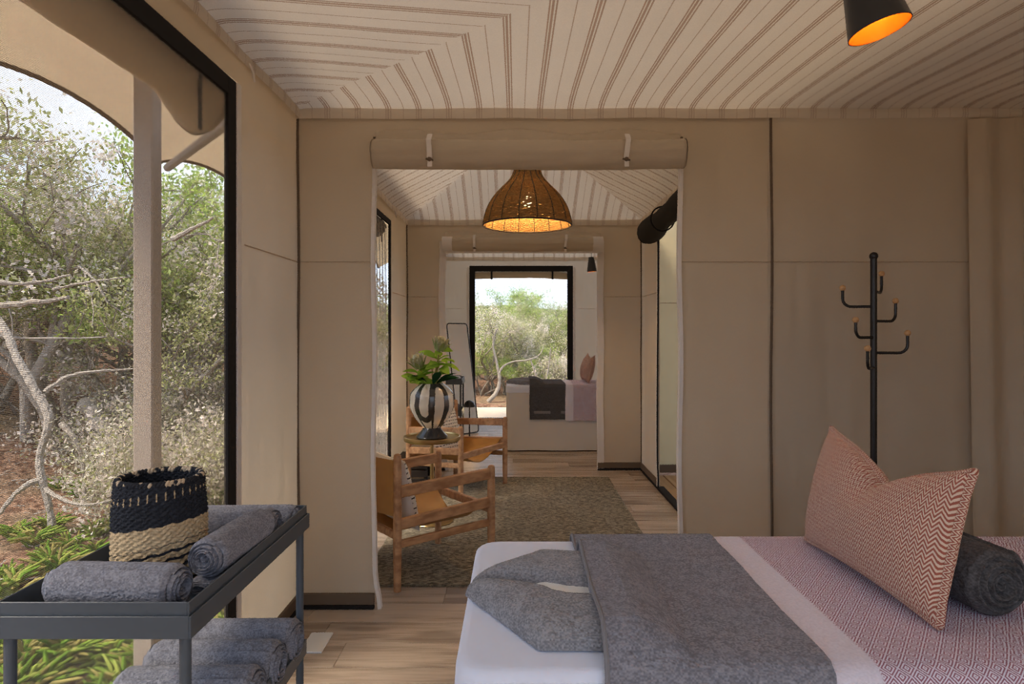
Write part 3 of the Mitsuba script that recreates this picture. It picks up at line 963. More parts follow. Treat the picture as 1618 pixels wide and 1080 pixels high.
def tray(k, x0, x1, y0, y1, z0, z1, inset=0.012, lip=0.024):
    t = 0.004
    tr = put('tray', cbox([x0 + t, y0 + t, z0 + .004], [x1 - t, y1 - t, z0 + .010], .001), 'cart_steel', k, smooth=False)
    zl = z1 - lip
    for lo, hi in (([x0, y0, z0], [x0 + t, y1, zl]), ([x1 - t, y0, z0], [x1, y1, zl]), ([x0 + t, y0, z0], [x1 - t, y0 + t, zl]), ([x0 + t, y1 - t, z0], [x1 - t, y1, zl])):
        put('side', cbox(lo, hi, .0012), 'cart_steel', tr, smooth=False)
    a = inset * .5
    for lo, hi in (([x0 + a, y0 + a, z0 + .012], [x0 + a + t, y1 - a, z1]), ([x1 - a - t, y0 + a, z0 + .012], [x1 - a, y1 - a, z1]), ([x0 + a + t, y0 + a, z0 + .012], [x1 - a - t, y0 + a + t, z1]), ([x0 + a + t, y1 - a - t, z0 + .012], [x1 - a - t, y1 - a, z1])):
        put('rim', cbox(lo, hi, .0012), 'cart_steel', tr, smooth=False)
    return tr


def cart(x0, x1, y0, y1, ztop, label, shelf_top, h=0.066, base=0.0):
    k = thing('trolley_cart', label, 'cart', 'grey two-tier carts' if False else None)
    tray(k, x0, x1, y0, y1, ztop - h, ztop)
    tray(k, x0 + .006, x1 - .006, y0 + .006, y1 - .006, shelf_top - h, shelf_top)
    for x in (x0 + .021, x1 - .021):
        for y in (y0 + .021, y1 - .021):
            put('leg', tube([[x, y, base + .045], [x, y, ztop - h + .006]], 0.0105, 14), 'cart_steel', k)
            put('caster', cat(tube([[x - .009, y + .012, base + .024], [x + .009, y + .012, base + .024]], .024, 16), cbox([x - .006, y - .006, base + .03], [x + .006, y + .014, base + .05], .002)), 'black_metal', k)
    return k


cx0, cx1, cy0, cy1, cz = -0.968, -0.598, 1.165, 1.835, 0.75
cart(cx0, cx1, cy0, cy1, cz, 'slate grey metal cart with grey towels and a basket beside the near left window', 0.388)
tz = cz - 0.066 + 0.011
sz = 0.388 - 0.066 + 0.011
solo('towel', place_roll(towel_roll(0.245, 0.053, 1), -0.912, 1.268, tz, -3), 'towel_grey', 'grey towel rolled lengthwise at the front end of the cart top', 'towel', smooth=True)
solo('towel', place_roll(towel_roll(0.255, 0.047, 2), -0.655, 1.335, tz + 0.033, 88), 'towel_grey', 'grey towel roll with its spiral end facing forward, right of the basket', 'towel', smooth=True)
solo('towel', place_roll(towel_roll(0.27, 0.053, 3), -0.905, 1.645, tz, 3), 'towel_grey', 'grey towel roll lying crosswise behind the basket', 'towel', smooth=True)
solo('towel', place_roll(towel_roll(0.26, 0.040, 4, 60, 50), -0.880, 1.770, tz, 2), 'towel_grey', 'grey towel peeking out at the back end of the cart top', 'towel', smooth=True)
# a folded one beneath the second roll
pm = towel_roll(0.25, 0.040, 14, 60, 60, 0.45)
solo('towel', place_roll(pm, -0.665, 1.335, tz, 89), 'towel_grey', 'folded grey towel beneath the roll right of the basket', 'towel', smooth=True)
for i, (x, y, R, lab) in enumerate(((-0.935, 1.500, .068, 'grey rolled towel on the lower shelf of the near cart, frontmost'), (-0.93, 1.630, .068, 'grey rolled towel on the lower shelf of the near cart, middle one'), (-0.925, 1.757, .068, 'grey rolled towel on the lower shelf of the near cart, rearmost'))):
    solo('towel', place_roll(towel_roll(0.315, R, 6 + i, 90, 100, 0.96), x, y, sz, 1.5 - i), 'towel_grey', lab, 'towel', smooth=True)

# ------------------------------------------------------------------ basket
nz, nt = 150, 264
H, N = 0.222, 33
t = np.linspace(0, 1, nz)
th = np.linspace(0, 2 * PI, nt, endpoint=False)
R0 = 0.088 + 0.006 * np.sin(t * PI) + 0.006 * (1 - t) ** 3
TH, TT = np.meshgrid(th, t, indexing='xy')
rowi = np.floor(TT * 36)
under = np.sin(TH * N + PI * (rowi % 2))
rowp = np.abs(np.sin(TT * 36 * PI))
rib = np.abs(np.cos(TH * N / 2))
disp = 0.0022 * under * rowp + 0.0018 * rowp + 0.0012 * rib
wob = 0.05 * fb(np.stack([np.cos(TH), np.sin(TH), TT * 2], -1), 1.2, 2, 3)


def basket_surface(dr_):
    R = R0[:, None] * (1 + wob) + disp * (1 if dr_ == 0 else -1) - dr_
    return np.stack([R * np.cos(TH), R * np.sin(TH), TT * H + 0.0015 * np.sin(TH * N / 2) * (TT > .05)], -1)


outer, inner = basket_surface(0.0), basket_surface(0.007)
slope = 0.065 * np.cos(TH + 0.3)
lev = TT - slope
nn = meshkit.noise(np.stack([TH * 40, TT * 60, TT * 0], -1), 2)
natural = np.array([0.50, 0.385, 0.235]) * (0.75 + 0.5 * nn[..., None])
black = np.array([0.020, 0.023, 0.030]) * (0.6 + 0.9 * nn[..., None])
isb = (lev > 0.555)
st = (lev * 36)
lev2 = TT - 0.10 * np.cos(TH + .3)
lowb = (lev2 < 0.34) & ((np.floor(lev2 * 36) % 3) == 0)
col = np.where((isb | lowb)[..., None], black, natural)
speck = isb & (lev > .80) & (lev < .88) & (np.abs(np.sin(TH * N / 2)) < .35)
col = np.where(speck[..., None], natural, col)
mo, mi_ = grid(outer, closed_v=True), grid(inner, closed_v=True)
mo.faces = mo.faces[:, ::-1]
isl, sc = np.array([-0.815, 1.452, tz]), 1.0
bk = thing('basket', 'woven straw basket with a black upper band and thin dark stripes on the cart', 'basket')
V = np.vstack([mo.vertices, mi_.vertices]) + isl
F = np.vstack([mo.faces, mi_.faces + len(mo.vertices)])
put('body', trimesh.Trimesh(V, F, process=False), 'weave_colour', bk, smooth=True, color=np.vstack([col.reshape(-1, 3), np.where((TT > .3)[..., None], black, natural).reshape(-1, 3)]))
put('base', trimesh.creation.cylinder(0.088, 0.006, transform=trimesh.transformations.translation_matrix(isl + [0, 0, .004])), 'straw_rope', bk)
# braided rim: two strands
ang = np.linspace(0, 2 * PI, 400)
st_ = []
cols = []
for phs in (0, PI):
    rr = (0.0845 * (1 + 0)) + 0.0035 * np.cos(ang * 34 + phs)
    P = np.stack([isl[0] + rr * np.cos(ang), isl[1] + rr * np.sin(ang), isl[2] + H + 0.0035 * np.sin(ang * 34 + phs)], 1)
    m = tube(P, 0.0042, 6)
    st_.append(m)
    cc = np.where((meshkit.noise(np.stack([P[:, 0] * 130, P[:, 1] * 130, P[:, 2] * 0], 1), 4) > .62)[:, None], [0.5, 0.4, 0.28], [0.022, 0.024, 0.03])
    cols.append(np.vstack([np.repeat(cc, 6, 0), cc[:1], cc[-1:]]))
put('rim', cat(*st_), 'weave_colour', bk, smooth=True, color=np.vstack(cols))

# small pale plate on the floor
solo('floor_plate', cbox([-0.845, 2.46, 0.0005], [-0.755, 2.62, 0.008], .002), 'pad_white', 'small pale flat plate on the floor behind the near cart', 'plate', smooth=False)

# ------------------------------------------------------------------ massage tables
BX0, BX1, BH, BD = -0.105, 1.80, 0.69, 0.668


def loop_rect(x0, x1, y0, y1, r, n=12, dens=0.03):
    pts = []
    for cx, cy, a0 in ((x1 - r, y0 + r, -90), (x1 - r, y1 - r, 0), (x0 + r, y1 - r, 90), (x0 + r, y0 + r, 180)):
        for k in range(n):
            a = math.radians(a0 + 90 * k / (n - 1))
            pts.append((cx + r * math.cos(a), cy + r * math.sin(a)))
    pts = np.array(pts + pts[:1])
    s = np.r_[0, np.cumsum(np.linalg.norm(np.diff(pts, axis=0), axis=1))]
    m = int(s[-1] / dens)
    q = np.linspace(0, s[-1], m, endpoint=False)
    return np.stack([np.interp(q, s, pts[:, 0]), np.interp(q, s, pts[:, 1])], 1)


def drape_sheet(xa, xb, y0, y1, top, drop0, drop1, thick, seed, nx=60, edge_wave=0.006, r=0.022, lift=None):
    """cloth laid over the table from front edge y0 to back edge y1, hanging down drop0 and drop1"""
    prof = [(y0 - r * .55, top - drop0), (y0 - r * .55, top - drop0 * .5), (y0 - r * .5, top - r * 1.4), (y0 - r * .3, top - r * .45), (y0 + r * .3, top - .002), (y0 + r * 1.2, top)]
    for k in np.linspace(0.08, 0.92, 46):
        prof.append((y0 + (y1 - y0) * k, top))
    prof += [(y1 - r * 1.2, top), (y1 - r * .3, top - .002), (y1 + r * .3, top - r * .45), (y1 + r * .5, top - r * 1.4), (y1 + r * .55, top - drop1 * .5), (y1 + r * .55, top - drop1)]
    prof = np.array(prof)
    nrm = np.gradient(prof, axis=0)
    nrm = np.stack([-nrm[:, 1], nrm[:, 0]], 1)
    nrm /= np.linalg.norm(nrm, axis=1, keepdims=True)
    s = np.linspace(0, 1, nx)
    v = np.linspace(0, 1, len(prof))
    S, V = np.meshgrid(s, v, indexing='ij')
    xx = xa + (xb - xa) * S
    w = edge_wave * fb(np.stack([prof[None, :, 0] * 4 + 0 * S, prof[None, :, 1] * 4 + 0 * S, 0 * S + seed], -1), 1, 3, seed) * 2
    xx = xx + w
    q = np.stack([xx, prof[None, :, 0] + 0 * S, prof[None, :, 1] + 0 * S], -1)
    o = np.abs(0.007 * fb(q, 4, 3, seed + 1)) + 0.0012 * fb(q, 90, 2, seed + 2)
    if lift is not None:
        o = o + lift(q[..., 0], q[..., 1]) * (q[..., 2] > top - .01)
    hang = np.clip((top - r - prof[:, 1]) / .2, 0, 1)[None]
    o = o + hang * 0.006 * (1 + np.sin(xx * 22 + seed))
    top_s = np.stack([xx, prof[None, :, 0] + nrm[None, :, 0] * (o + thick), prof[None, :, 1] + nrm[None, :, 1] * (o + thick)], -1)
    bot_s = np.stack([xx, prof[None, :, 0] + nrm[None, :, 0] * (o * .3 + .0008), prof[None, :, 1] + nrm[None, :, 1] * (o * .3 + .0008)], -1)
    P = np.concatenate([top_s, bot_s[::-1]], 0)
    m = grid(P, closed_u=True)
    if m.volume < 0:
        m.faces = m.faces[:, ::-1]
    return m, top_s


def puff(poly, H, n=220, rings=26, z=0.0, seed=1, p=4, noise_=0.004):
    pl = Polygon(poly).buffer(-0.012).buffer(0.012)
    c = np.array(pl.representative_point().coords[0]) if not pl.contains(pl.centroid) else np.array(pl.centroid.coords[0])
    L = pl.exterior.length
    b = np.array([pl.exterior.interpolate(L * k / n).coords[0] for k in range(n)])
    s = np.linspace(0.0, 1, rings) ** .7
    P = []
    for k in s:
        q = c + k * (b - c)
        h = H * (1 - k ** p) ** .5
        P.append(np.concatenate([q, np.full((n, 1), z) + np.reshape(h, (-1, 1)) * np.ones((n, 1))], 1))
    P = np.array(P)
    P[..., 2] += noise_ * fb(P, 14, 3, seed) * (1 - s[:, None] ** 6) * 2 + 0.0015 * fb(P, 160, 2, seed + 1)
    P[..., 2] = np.maximum(P[..., 2], z)
    base = P[-1:].copy()
    base[..., 2] = z
    cen = np.repeat(np.array([[[*c, z]]]), n, 1)
    P = np.concatenate([P, base, cen], 0)
    m = grid(P, closed_v=True)
    if m.volume < 0:
        m.faces = m.faces[:, ::-1]
    return m


def lumbar(seed=1, W=0.49, Hh=0.285, Tk=0.075):
    """upright cushion in local coords: u along +y, v along +z, face towards -x; karate-chopped top"""
    n, m = 110, 70
    u, v = np.meshgrid(np.linspace(-1, 1, n), np.linspace(-1, 1, m), indexing='ij')
    pinch = 1 - 0.055 * (1 - u ** 2) * np.sign(v) * v ** 2 * 1.0
    Y = u * W / 2 * (1 - 0.05 * (1 - v ** 2))
    Z = v * Hh / 2 * (1 - 0.07 * (1 - u ** 2))
    chop = 0.070 * np.exp(-((u + .10) / 0.34) ** 2) * np.clip((v + .5) / 1.5, 0, 1) ** 2
    chop = np.where(u + .10 > 0, 0.070 * np.exp(-(np.abs(u + .10) / 0.42) ** 1.3), 0.070 * np.exp(-(np.abs(u + .10) / 0.42) ** 1.1)) * np.clip((v + .7) / 1.7, 0, 1) ** 2
    Z = Z - chop + 0.012 * (np.abs(u) ** 6) * np.clip(v, 0, 1)
    th = Tk * np.sqrt(np.clip(1 - u ** 2, 0, 1)) ** .8 * np.sqrt(np.clip(1 - v ** 2, 0, 1)) ** .8
    th = th * (1 - 0.35 * np.exp(-((u + .10) / .25) ** 2) * np.clip(v, 0, 1) ** 1.5)
    nz_ = 0.010 * fb(np.stack([u * 2, v * 2, u * 0 + seed], -1), 1.5, 3, seed) * (th / Tk)
    fr = np.stack([-th + nz_, Y, Z], -1)
    bk_ = np.stack([th * .8 + nz_, Y, Z], -1)
    mf, mb = grid(fr), grid(bk_)
    uv1 = np.stack([(Y + 1).ravel(), (Z + 1).ravel()], 1)
    body = trimesh.Trimesh(np.vstack([mf.vertices, mb.vertices]), np.vstack([mf.faces[:, ::-1], mb.faces + len(mf.vertices)]), process=False)
    uv = np.vstack([uv1, uv1])
    edge = np.concatenate([fr[:, 0], fr[-1, :], fr[::-1, -1], fr[0, ::-1]], 0)
    edge = edge[np.r_[True, np.linalg.norm(np.diff(edge, axis=0), axis=1) > 1e-6]]
    return body, uv, edge


def bed(y0, first):
    y1 = y0 + BD
    who = 'near' if first else 'far'
    k = thing('massage_table', ['massage table in a loose white cover in the far room', 'white sheeted massage table in the near room, grey towel across it'][first], 'massage table')
    # skirt to the floor
    lp = loop_rect(BX0 + .006, BX1, y0 + .006, y1 - .006, 0.05, dens=0.02)
    c = lp.mean(0)
    nr = np.stack([np.gradient(lp[:, 1]), -np.gradient(lp[:, 0])], 1)
    nr /= np.linalg.norm(nr, axis=1, keepdims=True)
    zz = np.linspace(0.012, BH - .05, 20)
    P = []
    for z in zz:
        f = 1 - z / BH
        w = (0.010 * fb(np.stack([lp[:, 0] * 5, lp[:, 1] * 5, lp[:, 0] * 0 + z * 1.2], 1), 1, 3, 3) + 0.008 * f * np.sin(np.arange(len(lp)) * .21)) * f
        P.append(np.concatenate([lp + nr * w[:, None], np.full((len(lp), 1), z + 0.006 * np.sin(z * 3))], 1))
    P = np.array(P)
    put('skirt', grid(P, closed_v=True), 'skirt_white', k, smooth=True)
    # mattress top in its fitted sheet
    rings = []
    r = 0.020
    for ins, z in ((0.0, BH - .075), (-0.002, BH - .05), (0.0, BH - r), (r * .13, BH - r * .5), (r * .5, BH - r * .13), (r, BH), (0.06, BH + .002)):
        l2 = loop_rect(BX0 + ins, BX1 - ins, y0 + ins, y1 - ins, 0.055, dens=0.02)
        q = np.linspace(0, 1, 240, endpoint=False)
        s = np.r_[0, np.cumsum(np.linalg.norm(np.diff(np.vstack([l2, l2[:1]]), axis=0), axis=1))]
        s /= s[-1]
        e = np.vstack([l2, l2[:1]])
        rings.append(np.stack([np.interp(q, s, e[:, 0]), np.interp(q, s, e[:, 1]), 0 * q + z], 1))
    edge_ring = rings.pop()
    cx_, cy_ = (BX0 + BX1) / 2, (y0 + y1) / 2
    for kk_ in np.linspace(1, 0.0, 34):
        xy = np.stack([cx_ + (edge_ring[:, 0] - cx_) * (1 - (1 - kk_) * .999), cy_ + (edge_ring[:, 1] - cy_) * kk_], 1)
        zz_ = BH + .002 + 0.004 * fb(np.stack([xy[:, 0], xy[:, 1], 0 * xy[:, 0]], 1), 5, 3, 6) * min(1, (1 - kk_) * 5)
        rings.append(np.concatenate([xy, zz_[:, None]], 1))
    put('fitted_sheet', grid(np.array(rings), closed_v=True), 'sheet_white', k, smooth=True)
    for x in (BX0 + .12, BX1 - .12):
        for y in (y0 + .08, y1 - .08):
            put('leg', cbox([x - .025, y - .025, 0.001], [x + .025, y + .025, BH - .08], .004), 'chair_wood', k, smooth=False)
    # face cradle cushion in a terry cover, slit over the breathing hole
    dy = y0 - 1.043
    up = [(-.105, 1.362), (-.085, 1.40), (.045, 1.516), (.25, 1.50), (.25, 1.305), (.16, 1.293), (.105, 1.305), (.05, 1.33), (-.05, 1.352)]
    lo_ = [(-.108, 1.335), (-.104, 1.366), (-.03, 1.352), (.035, 1.325), (.065, 1.292), (.105, 1.268), (.16, 1.257), (.25, 1.257), (.25, 1.10), (.04, 1.102)]
    sh = lambda pl: [(x, y + dy) for x, y in pl]
    hr = thing('face_cushion', ['dark grey face cushion on the end of the far massage table', 'grey terry face cushion with a slit on the white massage table'][first], 'cushion')
    put('pad', puff(sh([(.03, 1.21), (.03, 1.38), (.23, 1.38), (.23, 1.19)]), 0.030, z=BH + .004, p=8, noise_=0), 'pad_white', hr, smooth=40, label='white pad showing in the slit')
    put('cover', puff(sh(up), 0.052, z=BH + .005, seed=3), 'towel_warm_grey' if first else 'towel_grey', hr, smooth=40)
    put('cover', puff(sh(lo_), 0.047, z=BH + .005, seed=4), 'towel_warm_grey' if first else 'towel_grey', hr, smooth=40)
    # towel laid across
    tm, ts = drape_sheet(0.150, 0.520, y0, y1, BH + .010, 0.36, 0.36, 0.008, 5, nx=110, r=.026, lift=lambda x, y: 0.048 * np.clip((.30 - x) / .09, 0, 1) ** .7 * np.clip((.255 - np.abs(y - y0 - .258)) / .05, 0, 1) ** .6)
    tw_ = thing('bath_towel', ['dark grey towel hanging across the far massage table', 'grey bath towel laid across the white massage table'][first], 'towel')
    tb = ts[0]
    if True:
        # rides over the cushion where they meet
        pass
    put('cloth', tm, 'towel_grey' if first else 'towel_dark', tw_, smooth=60)
    put('hem', tube(ts[0] - [0.001, 0, .002], 0.0045, 8), 'towel_hem' if first else 'towel_dark', tw_, label='pale stitched hem' if first else None)
    if not first:
        put('band', cbox([.156, y0 - .030, BH - .292], [.514, y0 - .026, BH - .262], .001), 'towel_hem', tw_, smooth=False, label='lighter woven band')
    # woven throw to the foot end
    tm, ts = drape_sheet(0.515, BX1 + .004, y0, y1, BH + .006, 0.37, 0.37, 0.005, 8, nx=90, r=.026)
    th_ = thing('throw', ['plum and lilac woven throw over the far massage table', 'lilac and plum herringbone throw over the foot of the white massage table'][first], 'blanket')
    put('cloth', tm, 'throw_cloth', th_, smooth=60)
    # cushion leaning on the throw
    body, uv, edge = lumbar()
    M = trimesh.transformations.translation_matrix([0.795, y0 + 0.355, BH + .016 + 0.146]) @ rot([0, 0, 1], 2) @ rot([0, 1, 0], 13)
    body.apply_transform(M)
    eg = trimesh.transform_points(edge, M)
    cu = thing('cushion', ['dusty pink cushion standing on the far massage table', 'rust and cream herringbone cushion standing on the throw'][first], 'cushion')
    put('cover', body, 'cushion_weave', cu, smooth=True, uv=uv)
    tt = np.linspace(0, 1, len(eg))
    pm_ = tube(np.vstack([eg, eg[:1]]), 0.0075, 8)
    s = np.r_[0, np.cumsum(np.linalg.norm(np.diff(np.vstack([eg, eg[:1]]), axis=0), axis=1))]
    puv = np.vstack([np.stack([np.repeat(s, 8), np.tile(np.arange(8) * .006, len(s))], 1), [[0, 0], [s[-1], 0]]])
    put('piping', pm_, 'cushion_weave', cu, smooth=True, uv=puv, label='corded woven edge')
    if first:
        rl = place_roll(towel_roll(0.36, 0.070, 21, 140, 120, layers=4), 0.925, y0 + .165, BH + .014, 97)
        solo('towel', rl, 'towel_dark', 'dark grey rolled towel behind the herringbone cushion', 'towel', smooth=True)


bed(1.043, True)
bed(6.61, False)

# ------------------------------------------------------------------ coat stand
cxp, cyp, ctop = 1.47, 2.60, 1.555
cs = thing('coat_stand', 'black metal coat stand with wooden-tipped hooks by the partition', 'coat stand')
put('pole', tube([[cxp, cyp, 0.012], [cxp, cyp, ctop]], 0.0125, 20), 'black_metal', cs)
put('finial', ball([cxp, cyp, ctop + .006], 0.0165, 3), 'black_metal', cs, smooth=True)
put('base', lathe([(0.0, 0.0), (0.165, 0.0), (0.170, 0.004), (0.165, 0.010), (0.03, 0.016), (0.0, 0.017)], 48, (cxp, cyp, 0.001)), 'black_metal', cs)
for (dx, dy, zb, zt) in ((-.112, .03, 1.354, 1.424), (.126, .06, 1.294, 1.372), (-.106, -.06, 1.227, 1.290), (.121, -.03, 1.164, 1.237), (-.086, -.11, 1.104, 1.177), (.096, .11, 1.416, 1.491)):
    L = math.hypot(dx, dy)
    ux, uy = dx / L, dy / L
    R = 0.034
    ctr = [(0.0, zb), (L - R, zb)]
    pts = [[cxp + ux * .010, cyp + uy * .010, zb], [cxp + ux * (L - R), cyp + uy * (L - R), zb]]
    for a in np.linspace(0, PI / 2, 8)[1:]:
        pts.append([cxp + ux * (L - R + R * math.sin(a)), cyp + uy * (L - R + R * math.sin(a)), zb + R * (1 - math.cos(a))])
    pts.append([cxp + dx, cyp + dy, zt])
    hk = put('hook', tube(pts, 0.0058, 10), 'black_metal', cs)
    put('knob', ball([cxp + dx, cyp + dy, zt + .008], 0.0125, 2), 'knob_wood', hk, smooth=True, label='round wooden tip')

# ------------------------------------------------------------------ cone pendants


def cone_lamp(x, y, z, tilt, label, watts):
    k = thing('pendant_lamp', label, 'lamp')
    Hc, Rb, Rt = 0.165, 0.057, 0.031
    M = trimesh.transformations.translation_matrix([x, y, z + Hc]) @ rot([0, 1, 0], tilt[0]) @ rot([1, 0, 0], tilt[1]) @ trimesh.transformations.translation_matrix([0, 0, -Hc])
    sh = lathe([(0.006, Hc + .004), (Rt - .004, Hc + .002), (Rt, Hc - .004), (Rb, 0.0), (Rb - .0015, -0.0005)], 72)
    sh.apply_transform(M)
    put('shade', sh, 'black_metal', k)
    inn = lathe([(Rb - .0015, -0.0004), (Rb - .003, .001), (Rt - .003, Hc - .012), (0.004, Hc - .010)], 72)
    inn.apply_transform(M)
    put('lining', inn, 'gold_paint', k, smooth=40, label='gold painted inside')
    so = trimesh.creation.cylinder(0.013, 0.045)
    so.apply_translation([0, 0, Hc - .034])
    so.apply_transform(M)
    put('socket', so, 'socket_black', k)
    bu = ball([0, 0, Hc - .078], 0.021, 3)
    bu.apply_transform(M)
    put('bulb', bu, 'bulb_glass', k, smooth=True, emitter={'type': 'area', 'radiance': rgb(watts, watts * .55, watts * .20)})
    zc = 2.17 if y < D else 2.50
    p0 = trimesh.transform_points([[0, 0, Hc + .002]], M)[0]
    put('cord', tube(np.array([p0, p0 + [0, 0, .05], [x, y, (p0[2] + zc) / 2 + .05], [x, y, zc]]), 0.003, 8), 'black_metal', k)


cone_lamp(0.672, 1.25, 1.835, (-14, -4), 'black cone pendant lamp with a gold inside above the white massage table', 5.0)
cone_lamp(0.870, 7.30, 1.945, (-3, 3), 'small black cone pendant lamp above the far massage table', 8.0)

# ------------------------------------------------------------------ woven bell pendant
pk = thing('pendant_lamp', 'woven straw bell pendant lamp with dark ribs in the sitting room', 'lamp')
px_, py_, pz_ = 0.078, 4.30, 1.972
bell = np.array([(.300, 0.0), (.297, .02), (.288, .06), (.270, .115), (.240, .17), (.200, .222), (.155, .268), (.118, .308), (.095, .345), (.084, .39), (.080, .43), (.070, .45)])
from scipy.interpolate import PchipInterpolator
bz = PchipInterpolator(np.r_[0, np.cumsum(np.linalg.norm(np.diff(bell, axis=0), axis=1))], bell)
Lb = np.r_[0, np.cumsum(np.linalg.norm(np.diff(bell, axis=0), axis=1))][-1]
rows_ = np.linspace(0.006, Lb - .005, 74)
ms = []
rng = np.random.default_rng(11)
ang = np.linspace(0, 2 * PI, 150, endpoint=False)
for i, sr in enumerate(rows_):
    r, z = bz(sr)
    ph0 = rng.uniform(0, 6)
    wv = 0.0022 * np.sin(ang * 36 + (i % 2) * PI) + 0.0012 * np.sin(ang * 13 + ph0)
    P = np.stack([(r + wv) * np.cos(ang), (r + wv) * np.sin(ang), z + 0.0013 * np.sin(ang * 24 + ph0)], 1) + [px_, py_, pz_]
    P = np.vstack([P, P[:1]])
    ms.append(tube(P, 0.0040 + 0.0007 * np.sin(np.linspace(0, 2 * PI, 151) * 60 + ph0), 5, caps=False))
put('shade', cat(*ms), 'straw_rope', pk, smooth=True, label='straw rope shade')
for k_ in range(16):
    a = 2 * PI * (k_ + .5) / 16
    q = np.array([bz(s_) for s_ in np.linspace(0, Lb, 30)])
    for dr_ in ((0.0045, -0.0055)):
        put('rib', tube(np.stack([px_ + (q[:, 0] + dr_) * math.cos(a), py_ + (q[:, 0] + dr_) * math.sin(a), pz_ + q[:, 1]], 1), 0.0028, 5), 'dark_wood', pk)
ring = np.stack([px_ + .300 * np.cos(np.linspace(0, 2 * PI, 97)), py_ + .300 * np.sin(np.linspace(0, 2 * PI, 97)), pz_ + 0 * np.linspace(0, 1, 97)], 1)
put('rim', tube(ring, 0.0052, 8, caps=False), 'dark_wood', pk)
put('socket', trimesh.creation.cylinder(0.02, 0.07, transform=trimesh.transformations.translation_matrix([px_, py_, pz_ + .30])), 'socket_black', pk)
put('bulb', lathe([(0.0, 0.12), (.014, .124), (.026, .14), (.030, .16), (.026, .19), (.015, .225), (.013, .265), (0.0, .265)], 32, (px_, py_, pz_)), 'bulb_glass', pk, smooth=True, emitter={'type': 'area', 'radiance': rgb(38.0, 23.0, 10.5)})
put('cord', tube([[px_, py_, pz_ + .33], [px_, py_, 2.76]], 0.004, 8), 'black_metal', pk)

# ------------------------------------------------------------------ safari chairs


